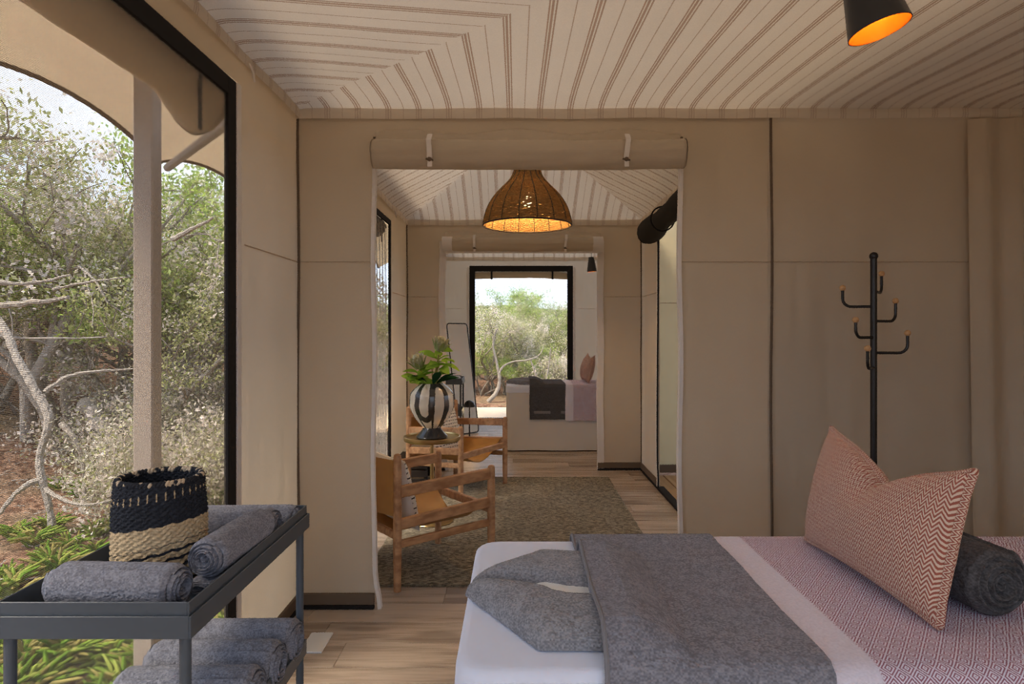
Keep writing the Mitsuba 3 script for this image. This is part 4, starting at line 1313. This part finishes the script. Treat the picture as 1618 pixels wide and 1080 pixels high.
def safari(rear_right, front_right, front_left, rear_left, label, pill_label):
    """four post feet in order; posts, rails, arms and slung leather"""
    RR, FR, FL, RL = [np.array([*p, 0.0]) for p in (rear_right, front_right, front_left, rear_left)]
    k = thing('safari_chair', label, 'chair')
    z0 = 0.013

    def post(p, h, r=0.020):
        put('post', tube([p + [0, 0, z0], p + [0, 0, .25], p + [0, 0, h - .02], p + [0, 0, h - .006], p + [0, 0, h]], [r * .88, r * 1.05, r * .98, r * .86, r * .5], 16), 'chair_wood', k)

    def rail(a, b, za, zb, w, h, name='rail', trim=0.012):
        p, q = a + [0, 0, za], b + [0, 0, zb]
        d = (q - p) / np.linalg.norm(q - p)
        L = np.linalg.norm(q - p) - 2 * trim
        m = cbox([0, -w / 2, -h / 2], [L, w / 2, h / 2], .004)
        s = np.cross([0, 0, 1.0], d)
        s /= np.linalg.norm(s)
        up = np.cross(d, s)
        M = np.eye(4)
        M[:3, 0], M[:3, 1], M[:3, 2], M[:3, 3] = d, s, up, p + d * trim
        m.apply_transform(M)
        put(name, m, 'chair_wood', k, smooth=False)

    for p, h in ((RR, .668), (RL, .668), (FR, .556), (FL, .556)):
        post(p, h)
    for a, b in ((RR, FR), (RL, FL)):
        rail(a, b, .485, .515, .030, .054, 'arm')
        rail(a, b, .330, .368, .028, .050, 'seat_rail')
        rail(a, b, .235, .262, .024, .036, 'stretcher')
    rail(RR, RL, .385, .385, .024, .040, 'back_rail')
    rail(RR, RL, .275, .275, .024, .036, 'stretcher')
    rail(FR, FL, .330, .330, .024, .044, 'front_rail')
    rail(RR, RL, .600, .600, .022, .034, 'back_rail')
    # seat sling between the two side rails
    s, t = np.meshgrid(np.linspace(0, 1, 30), np.linspace(0, 1, 24), indexing='ij')   # s across, t depth
    t2 = 0.07 + 0.86 * t
    A = RR[None, None] * (1 - t2[..., None]) + FR * t2[..., None]
    B = RL[None, None] * (1 - t2[..., None]) + FL * t2[..., None]
    s2 = 0.02 + 0.96 * s
    P = A * (1 - s2[..., None]) + B * s2[..., None]
    zr = .330 + .038 * t2 + .025
    P[..., 2] = zr - 0.150 * np.sin(s2 * PI) ** 1.0 * (0.85 + .15 * t2)
    top = grid(P)
    bot = grid(P - [0, 0, .005])
    rim_i = np.concatenate([P[:, 0], P[-1, :], P[::-1, -1], P[0, ::-1]])
    rim = grid(np.stack([rim_i, rim_i - [0, 0, .005]]))
    put('seat', cat(top, bot, rim), 'tan_leather', k, smooth=60)
    # back sling between the rear posts
    s, t = np.meshgrid(np.linspace(0, 1, 24), np.linspace(0, 1, 16), indexing='ij')
    back_dir = (RR + RL - FR - FL)
    back_dir /= np.linalg.norm(back_dir)
    P = RR * (1 - s[..., None]) + RL * s[..., None]
    P = P + back_dir * (0.020 + 0.045 * np.sin(s * PI))[..., None] + np.array([0, 0, 1.0]) * (.375 + .265 * t)[..., None]
    P2 = P + back_dir * .005
    r1 = np.concatenate([P[:, 0], P[-1, :], P[::-1, -1], P[0, ::-1]])
    put('backrest', cat(grid(P), grid(P2), grid(np.stack([r1, r1 + back_dir * .005]))), 'tan_leather', k, smooth=60)
    # printed cushion against the back
    c = (RR + RL) / 2
    fwd = -back_dir
    side = (RL - RR) / np.linalg.norm(RL - RR)
    n, m = 50, 50
    u, v = np.meshgrid(np.linspace(-1, 1, n), np.linspace(-1, 1, m), indexing='ij')
    th = 0.060 * (np.clip(1 - u ** 2, 0, 1) * np.clip(1 - v ** 2, 0, 1)) ** .4
    half = 0.185
    U, V = u * half * (1 - .06 * (1 - v ** 2)), v * half * (1 - .06 * (1 - u ** 2))
    upv = np.array([0, 0, 1.0]) * .975 - fwd * .222
    o = c + fwd * 0.115 + np.array([0, 0, .435])
    F_ = o + U[..., None] * side + V[..., None] * upv + th[..., None] * np.cross(side, upv)
    B_ = o + U[..., None] * side + V[..., None] * upv - th[..., None] * np.cross(side, upv)
    if np.cross(side, upv) @ fwd < 0:
        F_, B_ = B_, F_
    mf, mb = grid(F_), grid(B_)
    body = trimesh.Trimesh(np.vstack([mf.vertices, mb.vertices]), np.vstack([mf.faces, mb.faces[:, ::-1] + len(mf.vertices)]), process=False)
    uv = np.vstack([np.stack([U.ravel() + 1, V.ravel() + 1], 1), np.stack([U.ravel() - 1, V.ravel() + 1], 1)])
    solo('chair_cushion', body, 'leaf_print_cloth', pill_label, 'cushion', smooth=True, uv=uv)
    return k


safari((-.565, 3.02), (-.128, 3.30), (-.455, 3.71), (-.892, 3.43), 'wood and tan leather safari chair nearest the near doorway', 'white cushion with a dark leaf print on the nearer safari chair')
safari((-.835, 4.93), (-.405, 4.66), (-.088, 5.17), (-.518, 5.44), 'wood and tan leather safari chair behind the brass side table', 'white cushion with a dark leaf print on the rear safari chair')

# ------------------------------------------------------------------ side table, vase, flowers
tx_, ty_ = -0.548, 4.14
tk = thing('side_table', 'small round brass side table between the two safari chairs', 'table')
tzp = 0.560
put('top', lathe([(0, tzp - .010), (.172, tzp - .010), (.180, tzp - .018), (.184, tzp - .010), (.184, tzp + .010), (.180, tzp + .012), (.176, tzp + .002), (.172, tzp), (0, tzp)], 72, (tx_, ty_, 0)), 'brass', tk)
put('stem', tube([[tx_, ty_, .024], [tx_, ty_, tzp - .011]], .0125, 16), 'brass', tk)
put('base', lathe([(0, .013), (.135, .013), (.140, .017), (.135, .023), (.02, .028), (0, .028)], 60, (tx_, ty_, 0)), 'brass', tk)
vk = thing('vase', 'cream vase with painted black bands and a black foot on the brass table', 'vase')
vz = tzp + .0015
foot = [(0, 0), (.098, 0), (.102, .006), (.099, .012), (.088, .022), (.064, .050), (.056, .064), (.054, .070)]
put('foot', lathe([(r, z) for r, z in foot] + [(0, .070)], 72, (tx_, ty_, vz)), 'black_glaze', vk, smooth=40, label='glossy black foot')
vp = PchipInterpolator([0, .03, .08, .15, .21, .25, .275, .288], [.058, .085, .120, .146, .143, .118, .088, .070])
hh = np.linspace(0, .288, 70)
nt_ = 140
th = np.linspace(0, 2 * PI, nt_ + 1)
Rv = vp(hh)
outerP = np.stack([tx_ + Rv[:, None] * np.cos(th), ty_ + Rv[:, None] * np.sin(th), np.broadcast_to((vz + .066 + hh)[:, None], (70, nt_ + 1))], -1)
innerP = np.stack([tx_ + (Rv[::-1, None] - .006) * np.cos(th), ty_ + (Rv[::-1, None] - .006) * np.sin(th), np.broadcast_to((vz + .064 + hh[::-1])[:, None], (70, nt_ + 1))], -1)
P = np.concatenate([outerP, innerP], 0)
U = np.broadcast_to((th / (2 * PI) * 0.84)[None], P.shape[:2])
Vv = np.concatenate([np.broadcast_to(hh[:, None], (70, nt_ + 1)), np.broadcast_to(hh[::-1, None] * 0 + .6, (70, nt_ + 1))], 0)
mv = grid(P)
mv.faces = mv.faces[:, ::-1]
put('body', mv, 'vase_glaze', vk, smooth=True, uv=np.stack([U.ravel(), Vv.ravel()], 1))
tb = solo  # flowers
fk = thing('protea_bouquet', 'two green proteas with leafy stems in the painted vase', 'flowers')


def leaf_blade(L, W, curl=0.25, n=7):
    t = np.linspace(0, 1, n)
    w = W * np.sin(np.clip(t, 0.02, .985) * PI) ** .75
    z = curl * L * (t - t ** 2 * 1.4)
    P = np.stack([np.stack([-w / 2, t * L, z + .18 * w], 1), np.stack([0 * t, t * L, z], 1), np.stack([w / 2, t * L, z + .18 * w], 1)])
    return grid(P)


leafA, leafB = mikit.ply(leaf_blade(.095, .045), 'vase_leaf', smooth=True), mikit.ply(leaf_blade(.15, .058, .2), 'vase_leaf_dark', smooth=True)
mouth = np.array([tx_, ty_, vz + .066 + .285])


def frame_tw(p, d, roll=0.0, s=1.0):
    d = np.asarray(d, float) / np.linalg.norm(d)
    x = np.cross(d, [0, 0, 1.0])
    x = x / (np.linalg.norm(x) + 1e-9) if np.linalg.norm(x) > 1e-3 else np.array([1.0, 0, 0])
    zv = np.cross(x, d)
    c, sn = math.cos(roll), math.sin(roll)
    x, zv = c * x + sn * zv, c * zv - sn * x
    M = np.eye(4)
    M[:3, 0], M[:3, 1], M[:3, 2], M[:3, 3] = x * s, d * s, zv * s, p
    return T(M.tolist())


rng = np.random.default_rng(21)
heads = [(mouth + [-.075, -.035, .105], (-.25, -.35, .9), .060), (mouth + [.045, .0, .215], (.28, -.1, .95), .058)]
for hi_, (hp, hd, hr_) in enumerate(heads):
    hd = np.array(hd) / np.linalg.norm(hd)
    st0 = mouth + [hp[0] * 0 + (-.02 if hi_ == 0 else .02), 0, -.12]
    put('stem', tube(arc(st0, (st0 + hp) / 2 + [0, 0, .05], hp, 10), .0055, 8), 'stem', fk)
    core = lathe([(0, -.01), (.022, 0), (.036, .03), (.034, .06), (.018, .092), (0, .10)], 24)
    M = np.array(frame_tw(hp, hd).matrix)
    R = M[:3, :3]
    core.vertices = core.vertices @ np.stack([R[:, 0], R[:, 2], R[:, 1]], 1).T + hp
    hk = put('flower_head', core, 'bract', fk, smooth=True, label='protea flower head')
    for ringi in range(3):
        nb = (9, 10, 8)[ringi]
        bl = mikit.ply(leaf_blade((.085, .095, .09)[ringi], .028, -.30), 'bract_green' if ringi == 0 else 'bract', smooth=True)
        for j in range(nb):
            a = 2 * PI * (j + .5 * ringi) / nb + rng.normal(0, .08)
            out = R[:, 0] * math.cos(a) + R[:, 2] * math.sin(a)
            d = hd * (.92 + .1 * ringi) + out * (.42 - .16 * ringi)
            Mx = np.eye(4)
            d /= np.linalg.norm(d)
            x = np.cross(d, out)
            x /= np.linalg.norm(x)
            zv = np.cross(x, d)
            Mx[:3, 0], Mx[:3, 1], Mx[:3, 2], Mx[:3, 3] = x, d, zv, hp + out * (.026 - .004 * ringi) - hd * .004 + hd * .004 * ringi
            put('bract', bl, None, hk, tw=T(Mx.tolist()))
for j in range(40):
    if j % 2:
        base = heads[0][0] + rng.normal(0, .018, 3) + [0, 0, -.055 + .02 * rng.normal()]
        a = 2 * PI * j / 20 + rng.normal(0, .2)
    else:
        base = heads[1][0] + rng.normal(0, .016, 3) + [0, 0, -.075 + .035 * rng.normal()]
        a = 2 * PI * j / 20 + rng.normal(0, .2)
    d = np.array([math.cos(a), math.sin(a), rng.uniform(-.35, .55)])
    put('leaf', leafA, None, fk, tw=frame_tw(base, d, rng.normal(0, .5), rng.uniform(.95, 1.4)))
for j in range(6):
    a = rng.uniform(-1.3, .6) if j < 4 else rng.uniform(2.2, 3.6)
    d = np.array([math.cos(a), math.sin(a) * .7, rng.uniform(.15, .65)])
    put('leaf', leafB, None, fk, tw=frame_tw(mouth + [.03 * math.cos(a), .03 * math.sin(a), .0], d, rng.normal(0, .4), rng.uniform(.8, 1.05)), label=None)
for j in range(5):
    a = rng.uniform(0, 2 * PI)
    e = mouth + [.03 * math.cos(a) + .02, .02 * math.sin(a), .13 + .04 * rng.random()]
    put('stem', tube(arc(mouth + [0, 0, -.10], mouth + [.01, 0, .05], e, 8), .0035, 6), 'stem', fk)

# low dark crate by the left wall
kk = thing('crate', 'low dark slatted crate on the floor behind the brass table', 'crate')
for i in range(3):
    put('slat', cbox([-.955, 5.02, .03 + i * .066], [-.70, 5.034, .085 + i * .066], .003), 'dark_wood', kk, smooth=False)
    put('slat', cbox([-.955, 5.36, .03 + i * .066], [-.70, 5.374, .085 + i * .066], .003), 'dark_wood', kk, smooth=False)
put('lid', cbox([-.965, 5.01, .218], [-.69, 5.385, .234], .004), 'dark_wood', kk, smooth=False)
for x in (-.95, -.715):
    for y in (5.036, 5.348):
        put('foot', cbox([x - .012, y, .001], [x + .012, y + .011, .218], .002), 'dark_wood', kk, smooth=False)

# ------------------------------------------------------------------ far cart with towels, lamp; leaning mirror
cart(-.935, -.590, 6.98, 7.36, .735, 'slate grey cart with towels and a small lamp in the far room', .385)
solo('towel', place_roll(towel_roll(0.28, .045, 31, 40, 40), -.905, 7.06, .735 - .066 + .011, 2), 'sheet_white', 'white rolled towel on the top of the far cart', 'towel', smooth=True)
solo('towel', place_roll(towel_roll(0.28, .045, 32, 40, 40), -.905, 7.19, .735 - .066 + .011, 0), 'towel_grey', 'grey rolled towel on the top of the far cart', 'towel', smooth=True)
solo('towel', place_roll(towel_roll(0.27, .055, 33, 40, 40, 1.2), -.90, 7.08, .385 - .066 + .011, 0), 'towel_grey', 'grey rolled towel on the lower shelf of the far cart', 'towel', smooth=True)
lk = thing('table_lamp', 'small black dome lamp lit beside the far cart and mirror', 'lamp')
lx, ly = -.530, 7.24
put('base', lathe([(0, .001), (.05, .001), (.052, .006), (.045, .012), (.008, .016), (.007, .42), (0, .42)], 32, (lx, ly, 0)), 'black_metal', lk)
put('shade', lathe([(.006, .468), (.03, .462), (.055, .440), (.068, .405), (.070, .395), (.067, .396), (.052, .436), (.028, .455), (.0, .460)], 40, (lx, ly, 0)), 'black_metal', lk)
put('bulb', ball([lx, ly, .415], .018, 2), 'bulb_glass', lk, smooth=True, emitter={'type': 'area', 'radiance': rgb(26, 16, 6.5)})
mk = thing('mirror', 'tall rounded mirror in a thin black frame leaning beside the far doorway', 'mirror')
mw, mh = .33, 1.36
b = np.array([-.69, 7.62, .012])
w = np.array([.70, .714, 0])
lean = np.array([-.160, .150, 1.34])
lean /= np.linalg.norm(lean)
nrm = np.cross(w, lean)
nrm /= np.linalg.norm(nrm)
outline = np.array(Polygon([(0, 0), (mw, 0), (mw, mh), (0, mh)]).buffer(-.04).buffer(.04).exterior.coords)
P3 = b + outline[:, :1] * w + outline[:, 1:] * lean
put('frame', tube(P3, .007, 8, caps=False), 'black_metal', mk)
ex = trimesh.creation.extrude_polygon(Polygon(outline).buffer(-.003), .004, engine='earcut') if False else None
cpt = P3.mean(0)
nP = len(P3) - 1
fan = trimesh.Trimesh(np.vstack([P3[:-1], cpt]), np.stack([np.arange(nP), (np.arange(nP) + 1) % nP, np.full(nP, nP)], 1), process=False)
bk2 = fan.copy()
bk2.apply_translation(-nrm * .006 * (1 if nrm[1] < 0 else -1))
put('glass', fan, 'mirror_silver', mk, smooth=False, label='reflecting glass')
put('backing', bk2, 'dark_wood', mk, smooth=False)
# ------------------------------------------------------------------ plants outside


def shrub_data(seed, H, spread, trunks, leaf_n, leaf_len, dead=0.0, drop=0.25):
    """branches as tubes and leaf positions of one shrub; z=0 at its foot"""
    rng = np.random.default_rng(seed)
    tubes, tips = [], []

    def grow(p, d, L, r, depth):
        n = 5
        pts = [p]
        dd = d.copy()
        for i in range(n):
            dd = dd + rng.normal(0, .22, 3) + [0, 0, .05]
            dd /= np.linalg.norm(dd)
            pts.append(pts[-1] + dd * L / n)
        pts = np.array(pts)
        tubes.append(tube(pts, np.linspace(r, r * .55, n + 1), 5 if depth < 2 else 3, caps=False))
        if depth >= 2:
            for q in pts[2:]:
                tips.append((q, dd))
        if depth < 3:
            for c in range(rng.integers(3, 5)):
                i = rng.integers(2, n + 1)
                nd = dd + rng.normal(0, .75, 3) * [1, 1, .7]
                nd /= np.linalg.norm(nd)
                grow(pts[i], nd, L * rng.uniform(.52, .75), r * .5, depth + 1)

    for k in range(trunks):
        a = 2 * PI * k / trunks + rng.uniform(0, 1)
        d = np.array([math.cos(a) * spread, math.sin(a) * spread, 1.0])
        d /= np.linalg.norm(d)
        grow(np.array([.06 * math.cos(a), .06 * math.sin(a), -.1]), d, H * .42, .035 * H / 2.5, 0)
    tp = np.array([t[0] for t in tips])
    td = np.array([t[1] for t in tips])
    idx = rng.integers(0, len(tp), leaf_n)
    pos = tp[idx] + rng.normal(0, .055, (leaf_n, 3))
    pos = pos[pos[:, 2] > drop]
    return cat(*tubes), pos, rng


def leaves_mesh(pos, rng, L, W, up=0.3):
    n = len(pos)
    d = rng.normal(0, 1, (n, 3)) + [0, 0, up]
    d /= np.linalg.norm(d, axis=1, keepdims=True)
    s = np.cross(d, rng.normal(0, 1, (n, 3)))
    s /= np.linalg.norm(s, axis=1, keepdims=True)
    ln = L * rng.uniform(.6, 1.3, (n, 1))
    wd = W * rng.uniform(.7, 1.2, (n, 1))
    nn = np.cross(d, s)
    a, b_, c, e = pos, pos + d * ln * .5 + s * wd * .5 + nn * wd * .1, pos + d * ln, pos + d * ln * .5 - s * wd * .5 + nn * wd * .1
    V = np.stack([a, b_, c, e], 1).reshape(-1, 3)
    k = np.arange(n)[:, None] * 4
    return trimesh.Trimesh(V, np.concatenate([k + [0, 1, 2], k + [0, 2, 3]]), process=False)


def leaf_cols(n, rng, palette, weights):
    p = np.array(palette)[rng.choice(len(palette), n, p=np.array(weights) / sum(weights))]
    return np.repeat(p * rng.uniform(.7, 1.25, (n, 1)), 4, 0)


OLIVE = [(0.33, 0.36, 0.14), (0.44, 0.46, 0.20), (0.54, 0.56, 0.28), (0.24, 0.29, 0.12)]
GREEN = [(0.33, 0.46, 0.10), (0.44, 0.56, 0.14), (0.54, 0.62, 0.23), (0.24, 0.33, 0.11)]
GREYS = [(0.60, 0.56, 0.44), (0.68, 0.63, 0.52), (0.53, 0.52, 0.37), (0.47, 0.42, 0.33)]
PALE = [(0.82, 0.73, 0.66), (0.86, 0.79, 0.73), (0.72, 0.64, 0.56)]
kinds = {}
for name, (seed, H, spread, trunks, nl, ll, pal, wts, nf, drop) in {
        'green': (3, 2.5, .55, 4, 26000, .032, GREEN + OLIVE[:2], (3, 3, 2, 2, 2, 2), 1500, .65),
        'olive': (5, 2.6, .50, 4, 26000, .028, OLIVE + GREYS[:2], (3, 3, 2, 2, 1, 1), 3200, .7),
        'pale': (8, 2.4, .60, 4, 20000, .026, OLIVE[0:3] + GREYS[:3], (3, 3, 3, 2, 1, 2), 7000, .6),
        'low': (12, 1.25, .95, 6, 15000, .022, GREYS + OLIVE[1:3], (3, 3, 2, 1, 2, 1), 3000, .05)}.items():
    br, pos, rng = shrub_data(seed, H, spread, trunks, nl, ll, drop=drop)
    lm = leaves_mesh(pos, rng, ll, ll * .5)
    # flower heads: tight tufts at some tips
    cent = pos[rng.integers(0, len(pos), max(1, nf // 26))]
    fp = np.repeat(cent, 26, 0) + rng.normal(0, .030, (len(cent) * 26, 3)) * [1, 1, 1.3]
    fm = leaves_mesh(fp, rng, .026, .016)
    kinds[name] = (mikit.ply(br, 'bark', smooth=True), mikit.ply(lm, 'leaf', smooth=False, color=leaf_cols(len(pos), rng, pal, wts)),
                   mikit.ply(fm, 'leaf', smooth=False, color=leaf_cols(len(fp), rng, PALE, (2, 2, 1))), float(np.percentile(pos[:, 2], 98)))


def shrub(kind, x, y, h, rz, label, group):
    b_, l_, f_, H = kinds[kind]
    k = thing('shrub', label, 'shrub', group)
    s = h / H
    tw = T().translate([x, y, float(ground_z(x, y)) - .02]).rotate([0, 0, 1], rz).scale(s)
    put('branches', b_, None, k, tw=tw)
    put('foliage', l_, None, k, tw=tw, kind='stuff')
    put('flowers', f_, None, k, tw=tw, kind='stuff', label='pale dry flower tufts')
    return k


U1 = {(-5.0, 6.5): 'tall pale flowering bush left of the others in the near left window', (-4.4, 6.4): 'tall leafy green bush just left of the grey post outside', (-4.5, 7.35): 'pale flowering bush partly behind the grey post outside',
      (-3.35, 6.9): 'olive green bush right of the grey post beside the black window edge', (-2.62, 5.0): 'low grey bush right of the grey post, in front of the taller bushes',
      (-3.0, 6.0): 'low grey bush behind the frontmost low bush right of the grey post'}
U2 = {(-.35, 13.6): 'pale twiggy bush behind the gnarled trunk beyond the far doorway', (.55, 14.2): 'pale bush above the white end of the far massage table', (.05, 15.0): 'olive bush in the middle of the far doorway view',
      (.25, 16.2): 'tallest leafy green bush against the sky in the far doorway', (1.3, 15.4): 'olive bush at the right edge of the far doorway', (-.75, 13.4): 'low green bush left of the gnarled trunk beyond the far doorway', (.35, 13.2): 'low green bush right of the gnarled trunk beyond the far doorway'}
G1, G2 = 'bushes outside the near left window', 'bushes beyond the far doorway'
L1 = {'green': 'leafy green bush in the rows behind the front bushes, near left window', 'olive': 'olive green bush in the rows behind the front bushes, near left window', 'pale': 'pale flowering bush in the rows behind the front bushes, near left window', 'low': 'low grey green bush deeper among the bushes outside the near left window'}
L2 = {'green': 'leafy green bush in the back row beyond the far doorway', 'olive': 'olive green bush at the side of the far doorway view', 'pale': 'pale flowering bush far back beyond the far doorway', 'low': 'low grey bush hidden behind the far massage table'}
for kd, x, y, h, rz in (('pale', -5.0, 6.5, 3.25, 20), ('green', -4.4, 6.4, 2.9, 130), ('pale', -4.5, 7.35, 2.9, 220), ('olive', -3.35, 6.9, 2.5, 70), ('olive', -4.0, 8.4, 2.6, 10),
                        ('green', -6.4, 8.2, 2.7, 300), ('olive', -7.8, 9.2, 2.6, 40), ('pale', -5.4, 9.8, 2.8, 160), ('green', -2.95, 8.8, 2.2, 200), ('olive', -5.9, 7.0, 2.6, 100),
                        ('low', -2.62, 5.0, .95, 20), ('low', -3.0, 6.0, 1.0, 150), ('low', -3.6, 7.0, 1.1, 250), ('low', -2.45, 6.6, 1.0, 80),
                        ('olive', -8.6, 7.4, 2.5, 210), ('pale', -9.3, 11.0, 2.8, 310), ('green', -6.8, 12.5, 3.0, 80), ('olive', -3.6, 11.2, 2.5, 130), ('pale', -2.5, 10.0, 2.0, 10)):
    u = U1.get((x, y))
    shrub(kd, x, y, h, rz, u or L1[kd], None if u else G1 + {'green': ', leafy', 'olive': ', olive', 'pale': ', pale', 'low': ', low'}[kd])
for kd, x, y, h, rz in (('pale', -.35, 13.6, 1.75, 20), ('olive', -1.1, 14.0, 1.95, 100), ('pale', .55, 14.2, 1.65, 210), ('olive', .05, 15.0, 2.05, 310), ('green', .25, 16.2, 2.2, 30), ('green', -.75, 16.5, 2.25, 80),
                        ('olive', 1.3, 15.4, 1.6, 130), ('green', 1.0, 17.0, 1.9, 60), ('green', -.75, 13.4, 1.2, 40), ('green', .35, 13.2, 1.0, 140), ('low', 1.1, 13.3, .9, 200), ('olive', -1.9, 16.6, 2.1, 240), ('pale', 2.0, 17.5, 1.6, 20)):
    u = U2.get((x, y))
    shrub(kd, x, y, h, rz, u or L2[kd], None if u else G2 + {'green': ', leafy', 'olive': ', olive', 'pale': ', pale', 'low': ', low'}[kd])

# dead limbs


def limb(pts, r0, r1, n, sides, seed):
    rg = np.random.default_rng(seed)
    p = spline(pts, n * 2)
    L = np.linspace(0, 1, n * 2)
    p = p + np.stack([fb(np.stack([L * 9, L * 0 + seed, L * 0 + k], 1), 1, 3, seed + k) for k in range(3)], 1) * r0 * .9
    r = (r0 + (r1 - r0) * L) * (1 + .55 * fb(np.stack([L * 26, L * 0 + seed, L * 0], 1), 1, 2, seed))
    return tube(p, r, sides)


dk = thing('dead_tree', 'bare grey forked trunk outside the near left window', 'tree')
put('trunk', limb([(-3.24, 4.40, -.2), (-3.30, 4.42, .18), (-3.33, 4.45, .45), (-3.30, 4.48, .60), (-3.44, 4.52, .84), (-3.62, 4.58, 1.10), (-3.86, 4.7, 1.35)], .024, .032, 30, 8, 140), 'dead_bark', dk)
put('branch', limb([(-3.30, 4.42, .18), (-3.12, 4.35, .10), (-2.92, 4.32, .075), (-2.72, 4.35, .11)], .016, .007, 16, 6, 81), 'dead_bark', dk)
put('branch', limb([(-3.30, 4.42, .22), (-3.42, 4.30, .13), (-3.5, 4.22, -.02), (-3.62, 4.2, -.1)], .02, .008, 14, 6, 79), 'dead_bark', dk)
put('branch', limb([(-3.24, 4.5, .60), (-3.12, 4.5, .45), (-3.09, 4.52, .25), (-3.05, 4.5, .0)], .018, .009, 14, 6, 76), 'bark', dk)
put('branch', limb([(-3.36, 4.52, .82), (-3.15, 4.6, .95), (-2.9, 4.7, .97), (-2.7, 4.75, 1.02)], .018, .007, 14, 6, 77), 'dead_bark', dk)
for i, (pts, r, m) in enumerate((([(-4.1, 4.75, 1.40), (-3.5, 4.6, 1.47), (-3.22, 4.55, 1.49)], .045, 'bark'), ([(-3.4, 4.65, 1.56), (-3.05, 4.6, 1.62), (-2.8, 4.58, 1.645)], .018, 'dead_bark'),
                                 ([(-3.8, 4.4, 1.63), (-3.45, 4.5, 1.60), (-3.2, 4.55, 1.66)], .028, 'bark'), ([(-4.0, 4.9, 1.22), (-3.5, 4.7, 1.20), (-3.05, 4.72, 1.21)], .016, 'dead_bark'),
                                 ([(-2.6, 4.8, 1.95), (-2.35, 4.6, 2.0), (-2.15, 4.5, 2.06)], .03, 'dead_bark'))):
    put('branch', limb(pts, r * .7, r * .3, 18, 7, i), m, dk)
solo('log', limb([(-4.15, 6.1, .55), (-3.75, 5.8, .34), (-3.35, 5.55, .02), (-3.2, 5.5, -.12)], .075, .05, 20, 9, 77), 'bark', 'thick grey fallen log outside the near left window', 'log', smooth=True)
kf = thing('dead_tree', 'gnarled grey trunk beyond the far doorway', 'tree')
put('trunk', limb([(-.55, 12.3, -.1), (-.33, 12.35, .35), (-.42, 12.4, .8), (-.36, 12.45, 1.3)], .038, .014, 20, 8, 76), 'bark', kf)
put('branch', limb([(-.33, 12.35, .35), (-.08, 12.4, .66), (.25, 12.4, .70), (.55, 12.4, 1.0)], .024, .009, 16, 6, 68), 'bark', kf)
put('branch', limb([(.50, 12.5, -.1), (.40, 12.45, .35), (.28, 12.4, .75)], .028, .012, 12, 6, 52), 'dead_bark', kf)
put('branch', limb([(.5, 12.5, -.1), (.62, 12.5, .4), (.68, 12.4, .95)], .024, .010, 12, 6, 49), 'dead_bark', kf)

# spiky green ground plants
rng = np.random.default_rng(77)


def spiky(seed, n=46, L=.16, spread=.14):
    r = np.random.default_rng(seed)
    ms, cs = [], []
    for i in range(n):
        a = r.uniform(0, 2 * PI)
        p = np.array([r.normal(0, .02), r.normal(0, .02), 0])
        f_ = r.uniform(.3, 1.9)
        d = np.array([math.cos(a) * f_, math.sin(a) * f_, 1.0])
        d /= np.linalg.norm(d)
        l = L * r.uniform(.5, 1.2)
        q = np.array([p, p + d * l * .5 + [0, 0, .01], p + d * l * .8 + d * [1, 1, -.3] * l * .2, p + d * [1.1, 1.1, .75] * l])
        m = tube(q, np.array([.006, .0075, .005, .001]) * 1.15, 4, caps=False)
        ms.append(m)
        c = np.array([(0.16, 0.30, 0.035), (0.24, 0.37, 0.055), (0.33, 0.40, 0.08), (0.40, 0.36, 0.12)][r.integers(0, 4)]) * r.uniform(.75, 1.2)
        cs.append(np.repeat(c[None], 16, 0))
    core = ball([0, 0, -.01], .045, 1)
    ms.append(core)
    cs.append(np.tile([(.2, .25, .06)], (len(core.vertices), 1)))
    return mikit.ply(cat(*ms), 'leaf', smooth=True, color=np.vstack(cs))


clumps = [spiky(s) for s in (1, 2, 3)]
cnt = 0
for i in range(900):
    Y = rng.uniform(1.2, 6.5)
    X = -1.45 - rng.exponential(1.0)
    if X < -4.8 or X / Y < -.84 or X / Y > -.40 or cnt >= 175:
        continue
    dens = meshkit.noise(np.array([X * .9, Y * .9, 3.0]), 4)
    if dens < .40 + .07 * max(0, -X - 2.2):
        continue
    cnt += 1
    solo('ground_plant', clumps[cnt % 3], None, 'spiky bright green ground plant outside the near left window', 'plant', 'spiky ground plants outside the near left window',
         tw=T().translate([X, Y, float(ground_z(X, Y))]).rotate([0, 0, 1], float(rng.uniform(0, 360))).scale(float(rng.uniform(.7, 1.35))))
# twigs and dry litter on the soil
tw_m = []
for i in range(2600):
    Y = rng.uniform(1.5, 9.0)
    X = -1.35 - abs(rng.normal(0, 2.2))
    a = rng.uniform(0, PI)
    L = rng.uniform(.03, .16) * (1 + (rng.random() < .08) * 3)
    z = float(ground_z(X, Y)) + .012
    d = np.array([math.cos(a), math.sin(a), rng.normal(0, .12)]) * L / 2
    tw_m.append(tube([np.array([X, Y, z]) - d, np.array([X, Y, z + .006]), np.array([X, Y, z]) + d * [1, 1, 1.3]], rng.uniform(.0015, .0045), 3, caps=False))
solo('dry_twigs', cat(*tw_m), 'dead_bark', 'dry twigs scattered over the soil outside the near left window', 'twigs', kind='stuff', smooth=False)
